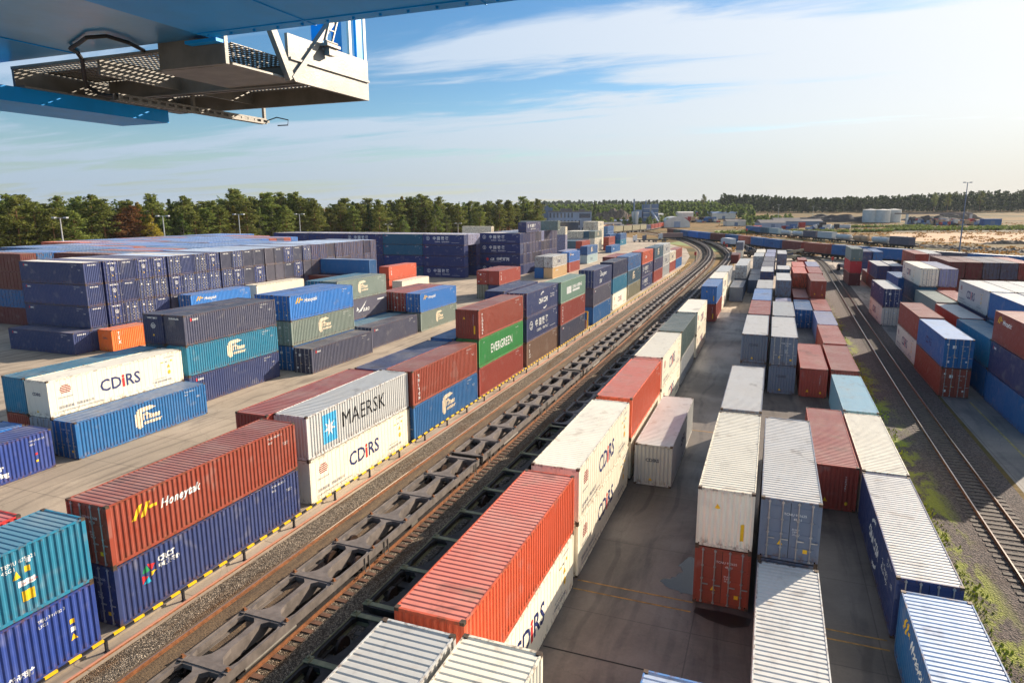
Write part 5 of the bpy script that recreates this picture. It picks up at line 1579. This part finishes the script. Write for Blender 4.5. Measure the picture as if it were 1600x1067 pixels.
for k, (c, d) in enumerate([(1362, 690), (1381, 684), (1398, 690)]):
    tk = place_at('storage_tank', c, d, '%s of three white storage tanks right of the coal heap' % ['left', 'middle', 'right'][k], 'storage tank', 0, 'white storage tanks')
    q = MB(); q.smooth = False; q.tube([(0, 0, 0), (0, 0, 12.2)], 7.2, 28); q.build('shell', M['bt'], tk)
    q = MB(); q.tube([(0, 0, 12.2), (0, 0, 13.2)], 7.3, 28, r2=.4); q.build('roof', M['bw'], tk)
    q = MB()
    for a in range(12): q.bar((7.2 * math.cos(a * .52), 7.2 * math.sin(a * .52), 12.2), (7.2 * math.cos(a * .52), 7.2 * math.sin(a * .52), 13.4), .12, .12)
    q.bar((-2, -7.5, 0), (3, -7.6, 12.2), .5, .2)
    q.build('railing', M['bw'], tk)
gantry = place_at('portal_crane', 1420, 650, 'low pale portal frame left of the scrap yard', 'crane')
q = MB(); q.box(-.8, .8, -1, 1, 0, 9.5); q.build('leg', M['bt'], gantry)
q = MB(); q.box(-12, 62, -.6, .6, 9.5, 10.8); q.build('beam', M['broof'], gantry)
q = MB(); q.box(60, 61.4, -1, 1, 0, 9.5); q.build('leg', M['bt'], gantry)
rg = random.Random(77)
cols_ = [M['bred'], M['bblue'], M['bw'], M['bd2'], M['heap3'], M['heap2'], M['bd']]
def scrap(c, d, n, label):
    q = MB()
    for _ in range(n):
        x_ = rg.uniform(-24, 24); s_ = rg.uniform(1, 3.4); z_ = rg.uniform(0, 4.5); y_ = rg.uniform(-5, 5)
        q.box(x_, x_ + s_ * 1.4, y_, y_ + s_, z_ * .4, z_ + s_ * .5, rg.randrange(len(cols_)))
    x, y = at_col(c, d); o = q.build('scrap', cols_); o.location = (x, y, terrain(x, y)); o.rotation_euler = (0, 0, _yaw); tag(o, label, 'scrap', kind='stuff')
scrap(1462, 640, 120, 'jumble of machines and scrap right of the tanks'); scrap(1505, 630, 90, 'jumble of parked machines behind the tall pole'); scrap(1270, 560, 30, 'scattered parked machines before the coal heap'); scrap(1085, 700, 60, 'jumble of parked lorries beside the far blue train')
bx_ = place_at('blue_shed', 1552, 620, 'long bright blue shed at the right of the scrap yard', 'shed')
q = MB(); q.box(-8, 8, -3, 3, 0, 6); q.build('wall', M['bblue'], bx_)
q = MB(); q.box(-8.2, 8.2, -3.2, 3.2, 6, 6.4); q.build('roof', M['bd'], bx_)
q = MB(); q.box(-2, 2, -3.08, -3.0, 0, 4.4); q.build('door', M['bd2'], bx_)

shed(945, 600, 30, 12, 4.0, 1.6, M['bd2'], M['broof'], 'long low shed right of the office building')
shed(985, 640, 34, 10, 5.0, 1.2, M['broof'], M['bd2'], 'flat dark shed before the tower plant')
shed(1150, 640, 18, 10, 4.5, 1.5, M['bw'], M['broof'], 'pale shed between the trains and the green field')
shed(1130, 760, 26, 12, 6.0, 2.0, M['bw'], M['bd'], 'white walled shed at the end of the farthest train')
for k, (c, d) in enumerate([(991, 625), (996, 622), (1020, 640)]):
    sl_ = place_at('silo', c, d, '%s slim pale silo beside the tower plant' % ['left', 'middle', 'right'][k], 'silo')
    q = MB(); q.tube([(0, 0, 3), (0, 0, 14)], 1.7, 14); q.tube([(0, 0, 1), (0, 0, 3)], .4, 14, r2=1.7); q.build('shell', M['bt'], sl_)
    q = MB()
    for a_ in range(4): q.bar((1.4 * math.cos(a_ * 1.57), 1.4 * math.sin(a_ * 1.57), 0), (1.5 * math.cos(a_ * 1.57), 1.5 * math.sin(a_ * 1.57), 3.4), .2, .2)
    q.build('leg', M['bd2'], sl_)
scrap(940, 540, 50, 'clutter of parked machines right of the office building'); scrap(1120, 820, 60, 'jumble of lorries and stock where the farthest train ends')
# ---------------------------------------------------------------- light masts
def mast(x, y, h, label, heads=2, dark=False):
    r_ = empty('light_mast', (x, y, terrain(x, y)), 0, label, 'light mast')
    pmn = M['bd2'] if dark else M['pole']
    q = MB(); q.tube([(0, 0, 0), (0, 0, h)], .22 if not dark else .28, 8, r2=.10 if not dark else .14); q.build('pole', pmn, r_)
    q = MB(); q.bar((-1.3, -.5, h), (1.3, .5, h), .12, .12); q.build('crossarm', pmn, r_)
    for s_ in (-1, 1):
        q = MB(); q.box(s_ * 1.2 - .45, s_ * 1.2 + .45, s_ * .5 - .3, s_ * .5 + .3, h - .1, h + .22); q.build('floodlight', M['lamp'] if not dark else M['bd2'], r_)
    return r_
for k, (c, d, top, lb) in enumerate([(93, 150, 337, 'leftmost pale light mast before the forest'), (254, 178, 335, 'pale light mast above the packed container roofs'), (373, 205, 333, 'third pale light mast from the left before the forest'), (468, 240, 333, 'pale light mast behind the navy containers right of the others')]):
    x, y = at_col(c, d); mast(x, y, 17.96 - (top - 326) * d / 1049, lb)
x, y = 70.0, 318.0
mast(x, y, 27.2, 'tall dark mast standing alone on the dry field', dark=True)
for k, (c, d, top) in enumerate([(1218, 640, 322), (1272, 700, 325), (716, 330, 348), (606, 300, 349)]):
    x, y = at_col(c, d); mast(x, y, 17.96 - (top - 326) * d / 1049 - terrain(x, y), 'small distant light mast, %s of the far ones' % RANK[k])

# ---------------------------------------------------------------- trains
M['truck'] = bmat('cab_paint', (200, 200, 200), .4)
wt = None
def flatcar(path, s, label, L=13.9):
    global wt
    if wt is None:
        wt = empty('train_wagon', (0, 0, 0), 0, 'x', 'railway wagon', 'wagons of the container trains')
        q = MB(); q.box(-1.3, 1.3, -6.6, 6.6, .95, 1.15); q.box(-.3, .3, -6.6, 6.6, .6, .95); q.box(-1.3, -1.15, -6.6, 6.6, .75, .95); q.box(1.15, 1.3, -6.6, 6.6, .75, .95); q.build('underframe', M['wagon_dark'], wt)
        for yy in (-4.6, 4.6):
            q = MB(); q.box(-1.05, -.9, yy - 1.3, yy + 1.3, .4, .7); q.box(.9, 1.05, yy - 1.3, yy + 1.3, .4, .7)
            for y2 in (-.9, .9):
                for sx in (-1, 1): q.tube([(sx * .7, yy + y2, .46), (sx * .85, yy + y2, .46)], .45, 12)
            q.build('bogie', M['wagon_dark'], wt)
        r_ = wt
    else: r_ = dup(wt, (0, 0, 0))
    p, h = along(path, s); r_.location = (p.x, p.y, terrain(p.x, p.y) + .0); r_.rotation_euler = (0, 0, h); r_['label'] = label; r_.scale = (1.2, 1.22, 1.25)
    return r_
PM = smooth_path([(-64, 452), (-50, 417), (-35, 383), (-18, 352), (-2, 312), (9, 288), (20, 268), (35, 248), (50, 231), (66, 212), (84, 188), (104, 158), (122, 128)], 3)
ribbon('train_track_bed', PM, -2.6, 2.6, .014, M['ballast_d'])
tm = ['dred', 'dgreen', 'blue', 'bright', 'bright', 'dred', 'blue', 'rust', 'blue', 'blue', 'dred', 'rust', 'blue', 'blue', 'purple', 'blue', 'blue', 'blue', 'blue', 'dred', 'blue', 'navy', 'red', 'red', 'lilac', 'red', 'red', 'cream', 'red', 'red']
for k, cn in enumerate(tm):
    s = 8 + k * 13.9 * 1.22
    if s > plen(PM) - 6: break
    flatcar(PM, s, 'dark wagon of the nearer curving train, %s from its far end' % (RANK[k] if k < len(RANK) else 'last'))
    p, h = along(PM, s)
    container(0, 0, 0, cn + (':seoul:P' if cn == 'blue' and k % 3 == 0 else '::P') , L40, 'y', 3, 'riding %s on the nearer curving train' % (RANK[k] if k < len(RANK) else 'last'), centre=(p.x, p.y), rz=h, z0=1.16 * 1.25, name='train_container', us=1.22, group='containers on the nearer curving train')
PM2 = smooth_path([(-20, 530), (-6, 488), (17, 430), (37, 386), (54, 345), (66, 315)], 4)
PM2 = [p for p in PM2]
for k in range(15):
    s = 14 + k * 14.6 * 1.15
    if s > plen(PM2) - 30: break
    p, h = along(PM2, s)
    flatcar(PM2, s, 'dark wagon of the farther train, %s from its far end' % RANK[k])
    if k in (4, 5, 8, 9, 10):
        tw = empty('tank_car', (p.x, p.y, 1.45), h, '%s tank on the farther train, %s from its far end' % ('brown' if k == 9 else 'pale', RANK[k]), 'tank car')
        q = MB(); q.smooth = True; q.tube([(0, -5.9, 1.35), (0, -5.5, 1.35), (0, 5.5, 1.35), (0, 5.9, 1.35)], 1.32, 14); q.build('barrel', M['heap2'] if k == 9 else M['bt'], tw)
        q = MB(); q.tube([(0, 0, 2.6), (0, 0, 3.0)], .4, 8); q.bar((-.2, -3, 2.75), (-.2, 3, 2.75), .5, .06); q.build('manhole', M['grey_steel'], tw)
    else:
        cn = ['blue', 'blue', 'dteal', 'pale', '', '', 'purple', 'lgrey', '', '', '', 'purple', 'lilac', 'lgrey', 'purple'][k]
        container(0, 0, 0, cn + '::P', L40, 'y', 3, 'riding %s on the farther train' % RANK[k], centre=(p.x, p.y), rz=h, z0=1.16 * 1.25, name='train_container', us=1.22, group='containers on the farther train')
PM3 = smooth_path([at_col(935, 440), at_col(961, 477), at_col(1012, 540), at_col(1047, 650), at_col(1072, 760), at_col(1098, 900), at_col(1116, 1010)], 5)
k = 0; s = 12
seq3 = ['hop', 'hop', 'hop', 'hop', 'hop', 'hop', 'navy', 'red', 'red', 'red', 'ored', 'lgrey', 'red', 'lgrey', 'navy', 'blue', 'blue', 'blue', 'blue', 'blue', 'blue', 'blue', 'blue', 'blue', 'blue', 'blue', 'blue', 'blue', 'blue']
hop = None
while s < plen(PM3) - 20 and k < len(seq3):
    p, h = along(PM3, s); zz_ = terrain(p.x, p.y)
    lab = RANK[k] if k < len(RANK) else 'last'
    if seq3[k] == 'hop':
        if hop is None:
            hop = empty('hopper_wagon', (0, 0, 0), 0, 'x', 'hopper wagon', 'olive hopper wagons beyond the yard')
            q = MB(); q.box(-1.5, 1.5, -6.6, 6.6, 1.5, 4.2); q.build('body', mat('hopper_olive', srgb(150, 142, 112), .7, var=.2), hop)
            q = MB()
            for j in range(9): q.box(1.5, 1.6, -6.5 + j * 1.6, -6.35 + j * 1.6, 1.5, 4.2); q.box(-1.6, -1.5, -6.5 + j * 1.6, -6.35 + j * 1.6, 1.5, 4.2)
            q.box(-1.6, 1.6, -6.7, 6.7, 4.2, 4.35); q.build('rib', mat('hopper_rib', srgb(110, 104, 84), .7), hop)
            q = MB(); q.box(-1.2, 1.2, -6.5, 6.5, .9, 1.5)
            for yy in (-4.6, 4.6): q.box(-1.05, 1.05, yy - 1.3, yy + 1.3, .1, .9)
            q.build('underframe', M['wagon_dark'], hop); o = hop
        else: o = dup(hop, (0, 0, 0))
        o.location = (p.x, p.y, zz_); o.rotation_euler = (0, 0, h); o.scale = (1.2, 1.2, 1.3); o['label'] = 'olive ribbed hopper wagon, %s from the office building' % lab
    else:
        flatcar(PM3, s, 'dark wagon of the farthest train, %s from the office building' % lab)
        container(0, 0, 0, seq3[k] + '::P', L40, 'y', 3, 'riding %s on the farthest train' % lab, centre=(p.x, p.y), rz=h, z0=1.16 * 1.25 + zz_, name='train_container', us=1.2, group='containers on the farthest train')
    s += 14.2 * 1.2; k += 1

# ---------------------------------------------------------------- vehicles
M['tyre'] = mat('tyre_rubber', srgb(26, 26, 28), .85)
def wheel(par, x, y, r, w_=.35):
    q = MB(); q.tube([(x - w_ / 2, y, r), (x + w_ / 2, y, r)], r, 16); o = q.build('wheel', M['tyre'], par)
    q = MB(); q.tube([(x - w_ / 2 - .01, y, r), (x + w_ / 2 + .01, y, r)], r * .5, 12); q.build('rim', M['lamp'], o)
def reach_stacker(x, y, rz, col, label):
    r_ = empty('reach_stacker', (x, y, 0), rz, label, 'reach stacker'); pm_ = bmat('stacker_paint', col, .45)
    q = MB(); q.box(-1.5, 1.5, -3.6, 3.4, .9, 1.9); q.box(-1.5, 1.5, -4.3, -2.6, .8, 2.6); q.build('chassis', pm_, r_)
    q = MB(); q.box(-.7, .7, -.9, .9, 2.0, 3.6); cb_ = q.build('cab', M['glass'], r_)
    q = MB(); q.box(-.78, .78, -.98, .98, 3.6, 3.75); q.build('cab_roof', pm_, cb_)
    q = MB(); q.bar((.9, -3.2, 2.5), (.9, 4.2, 3.9), .5, .6); q.build('boom', pm_, r_)
    q = MB(); q.box(-2.2, 2.8, 4.1, 4.5, 2.6, 2.9); q.box(-2.4, -2.2, 3.4, 5.2, 2.5, 2.9); q.box(2.8, 3.0, 3.4, 5.2, 2.5, 2.9); q.bar((.9, 4.2, 3.9), (.9, 4.2, 2.9), .3, .3); q.build('spreader', M['wagon_dark'], r_)
    for sx in (-1, 1):
        wheel(r_, sx * 1.6, 2.4, .85, .6); wheel(r_, sx * 1.4, -2.8, .75, .5)
reach_stacker(-93, 300, 2.6, (176, 34, 30), 'red reach stacker on the grass right of the railway block')
reach_stacker(-8.2, 266, .6, (60, 58, 60), 'dark reach stacker behind the white and red containers')
reach_stacker(5.6, 250, -1.2, (150, 142, 120), 'pale reach stacker beyond the second centre column')
reach_stacker(20.2, 214, .2, (110, 112, 118), 'grey reach stacker left of the three colour stack')
def truck(x, y, rz, cc, tcc, label, trailer=True):
    r_ = empty('truck', (x, y, 0), rz, label, 'truck')
    q = MB(); q.box(-1.2, 1.2, 4.6, 6.8, .6, 3.3); q.box(-1.15, 1.15, 4.6, 5.4, 3.3, 3.7); cb_ = q.build('cab', bmat('truck_paint', cc, .4), r_)
    q = MB(); q.box(-1.05, 1.05, 6.8, 6.84, 1.9, 2.9); q.build('windscreen', M['glass'], cb_)
    q = MB(); q.box(-.5, .5, -7, 4.6, .9, 1.15); q.box(-1.22, 1.22, -7, 4.2, 1.15, 1.3); q.build('chassis', M['wagon_dark'], r_)
    if trailer:
        q = MB(); q.box(-1.22, 1.22, -7, 4.2, 1.3, 1.3 + 2.5); q.build('load_box', bmat('trailer_paint', tcc, .6), r_)
    for sx in (-1, 1):
        for yy in (5.9, 3.2, -4.2, -5.5): wheel(r_, sx * 1.05, yy, .5)
truck(-55.5, 398, 1.9, (210, 210, 210), (150, 120, 110), 'white truck with a brownish load at the curve of the tracks')
truck(-64, 366, 1.8, (222, 222, 222), (80, 80, 88), 'white truck without load left of the curve', False)
truck(-60, 372, 1.8, (90, 95, 110), (80, 80, 88), 'dark flat truck beside the white one', False)
truck(-20, 338, .4, (200, 206, 214), (214, 214, 214), 'white truck passing before the curving train')
x, y = at_col(1318, 560); truck(x, y, 1.4, (224, 224, 224), (206, 206, 206), 'white lorry on the sandy road right of the sheds')
x, y = at_col(1288, 575); truck(x, y, 1.3, (214, 214, 220), (190, 196, 204), 'white lorry beside the grey sheds')
# small dark signals along the curves
def signal(x, y, label, h=2.4):
    r_ = empty('signal_post', (x, y, 0), 0, label, 'signal')
    q = MB(); q.tube([(0, 0, 0), (0, 0, h)], .12, 6); q.build('pole', M['wagon_dark'], r_)
    q = MB(); q.box(-.35, .35, -.2, .2, h - .2, h + .9); q.build('lamp_box', M['bred'], r_)
signal(-24.3, 236, 'small red signal at the far end of the barrier'); signal(-21.0, 325, 'dark signal on the paving inside the curve', 1.8); signal(-18.0, 296, 'dark signal beside the curved empty track', 2.0); signal(-12.4, 350, 'tall signal post before the blue train', 7)
signal(18.7, 246, 'small dark signal beyond the outer centre column', 1.0)
man = MB(); man.box(-1.5, 1.5, -.5, .5, .004, .02)
o = man.build('manhole_cover', M['gasket']); o.location = (22.4, 235, .004); tag(o, 'dark manhole cover on the pale paving at the right', 'manhole cover')
o = man.build('manhole_cover', M['gasket']); o.location = (-38.0, 265, .004); tag(o, 'dark manhole cover left of the curving tracks', 'manhole cover')

# ---------------------------------------------------------------- the gantry crane overhead
M['crane_under'] = M['blue_steel'].copy(); M['crane_under'].name = 'glossy_blue_underside'
gc = empty('gantry_crane', (0, 0, 20.5), 0, 'blue crane girder with a grey service platform at the top left', 'crane')
q = MB(); q.box(-8.12, 9.0, 1.2, 8.45, 0.0, 2.4); q.build('girder', M['blue_steel'], gc)
q = MB(); q.box(-24, -8.125, 1.2, 8.62, .06, 2.4); q.build('girder_underside', mat('dusty_blue_underside', srgb(40, 132, 186), .30, .0, bump=.25, bscale=3, spec=.8, var=.18, vscale=.7), gc)
q = MB(); q.box(-8.62, -8.0, 8.452, 8.60, -.05, -.002); q.build('flange', M['blue_steel'], gc)
q = MB(); q.box(-14.3, -12.85, 7.2, 11.95, -.62, -.36); q.box(-24, -14.4, 8.66, 8.72, -.62, .3); q.build('lower_beam', M['blue_steel'], gc)
q = MB(); q.box(-16.5, -15.6, 6.5, 8.2, -1.0, .3); q.build('side_bracket', M['blue_steel'], gc)
q = MB()
for xx in (-6.2, -3.6, -1.0, 1.6): q.box(xx, xx + .02, 1.2, 8.45, -.012, -.001)
q.box(-8.1, 9, 8.18, 8.21, -.014, -.001); q.box(-8.1, 9, 6.0, 6.02, -.012, -.001)
for k in range(40): q.tube([(-8.0 + k * .42, 8.32, -.03), (-8.0 + k * .42, 8.32, -.001)], .022, 6)
for xx in (-11.2, -14.2): q.box(xx, xx + .02, 1.2, 8.6, .045, .059)
q.build('weld_seams', M['blue_steel'], gc)
# platform frame
zb, zt_ = -.36, 0.0
q = MB()
q.box(-13.05, -12.99, 8.75, 12.45, zb, zt_); q.box(-13.05, -12.75, 8.75, 12.45, zb, zb + .03)
q.box(-12.99, -7.98, 12.39, 12.45, zb, zt_); q.box(-12.99, -9.4, 8.70, 8.76, -.05, zt_)
q.box(-12.75, -8.0, 10.45, 10.51, zb, zt_ - .01); q.box(-12.75, -8.0, 10.38, 10.58, zb, zb + .025)
q.box(-10.9, -10.84, 8.76, 10.45, zb + .08, zt_ - .02); q.box(-10.9, -10.84, 10.51, 12.39, zb + .08, zt_ - .02)
q.build('platform_frame', M['grey_steel'], gc)
q = MB(); q.box(-7.98, -7.92, 10.0, 12.45, zb, .40); q.box(-7.92, -7.885, 10.02, 12.44, -.02, .02); q.build('end_plate', M['grey_steel'], gc)
q = MB(); q.box(-9.6, -8.0, 8.76, 10.4, -.33, -.30); q.build('shelf_plate', M['grey_steel'], gc)
# expanded metal floor
q = MB()
x_ = -12.95
while x_ < -8.05: q.box(x_, x_ + .035, 8.78, 12.38, -.012, .0); x_ += .10
y_ = 8.8
while y_ < 12.35: q.box(-12.98, -8.0, y_, y_ + .04, -.016, -.006); y_ += .115
q.build('grating', M['grey_steel'], gc)
q = MB(); q.box(-12.95, -8.1, 10.9, 12.35, .004, .02); q.box(-12.95, -10.9, 9.3, 10.4, .004, .02); q.build('floor_plate', M['grey_steel'], gc)
q = MB(); q.box(-9.35, -8.0, 8.62, 8.69, -.34, .75); q.build('bracket_plate', M['grey_steel'], gc)
q = MB(); q.bar((-7.93, 10.02, zb + .02), (-7.93, 9.3, .95), .10, .14); q.bar((-7.93, 10.05, zb + .02), (-7.93, 11.4, .98), .12, .10); q.build('brace', M['grey_steel'], gc)
q = MB(); q.bar((-7.86, 10.9, .30), (-7.86, 11.7, 2.0), .03, .03); q.bar((-7.86, 11.1, .30), (-7.86, 11.9, 2.0), .03, .03)
for k in range(7): q.bar((-7.86, 10.97 + k * .113, .45 + k * .24), (-7.86, 11.17 + k * .113, .45 + k * .24), .02, .02)
q.build('ladder', M['grey_steel'], gc)
q = MB(); q.box(-7.99, -7.93, 12.1, 12.3, .40, 2.3); q.box(-8.3, -8.2, 11.8, 12.0, .35, 2.3); q.box(-8.25, -8.0, 11.1, 11.25, .3, 2.3); q.build('post', M['blue_steel'], gc)
q = MB(); q.box(-7.98, -7.93, 11.85, 11.93, .4, 2.3); q.box(-7.98, -7.93, 12.36, 12.44, .4, 2.3); q.build('white_post', M['bw'], gc)
# perforated cable tray
q = MB()
q.box(-11.16, -11.13, 9.2, 13.0, -.62, -.50); 
for k in range(38): q.box(-11.13, -11.03, 9.2 + k * .1, 9.25 + k * .1, -.62, -.61)
q.box(-11.03, -11.01, 9.2, 13.0, -.62, -.585); q.box(-11.03, -11.01, 9.2, 13.0, -.535, -.50)
for k in range(20): q.box(-11.03, -11.01, 9.2 + k * .2, 9.28 + k * .2, -.585, -.535)
for yy in (10.9, 12.95): q.box(-11.1, -11.04, yy, yy + .06, -.60, -.05)
q.build('cable_tray', M['grey_steel'], gc)
q = MB(); q.tube([(-11.0, 8.5, .03), (-11.12, 8.66, -.03), (-11.47, 8.94, -.15), (-11.70, 9.12, -.25), (-11.80, 9.25, -.34), (-11.72, 9.39, -.44), (-11.45, 9.36, -.50), (-11.05, 9.27, -.52)], .035, 8)
q.tube([(-11.0, 8.5, .03), (-10.7, 8.15, .0), (-10.23, 7.95, .0), (-9.8, 7.75, .0), (-9.45, 7.8, .0), (-9.5, 8.2, .0), (-9.74, 8.7, .0)], .03, 6)
q.tube([(-11.05, 13.0, -.55), (-10.9, 13.2, -.45), (-10.7, 13.35, -.50), (-10.68, 13.3, -.62), (-10.85, 13.15, -.64)], .014, 6)
q.build('cable', M['cable'], gc)
q = MB(); q.box(-7.88, -7.72, 10.85, 11.25, .36, .41); q.tube([(-7.78, 10.88, .44), (-7.78, 11.22, .44)], .03, 8); q.box(-7.87, -7.76, 10.95, 11.12, .22, .36); q.build('floodlight_bracket', M['grey_steel'], gc)

# ---------------------------------------------------------------- air
hz_ = MB(); hz_.box(-3400, 3400, -110, 3000, -1.0, 60.0)
hm = bpy.data.materials.new('thin_haze'); hm.use_nodes = True
hn = hm.node_tree; hn.nodes.clear()
ho = hn.nodes.new('ShaderNodeOutputMaterial'); hv = hn.nodes.new('ShaderNodeVolumePrincipled')
hv.inputs['Color'].default_value = (.80, .88, 1.0, 1); hv.inputs['Density'].default_value = .00005; hv.inputs['Anisotropy'].default_value = .1
hn.links.new(hv.outputs[0], ho.inputs['Volume'])
tag(hz_.build('haze', hm), 'thin pale air over the whole yard', 'haze', kind='stuff')
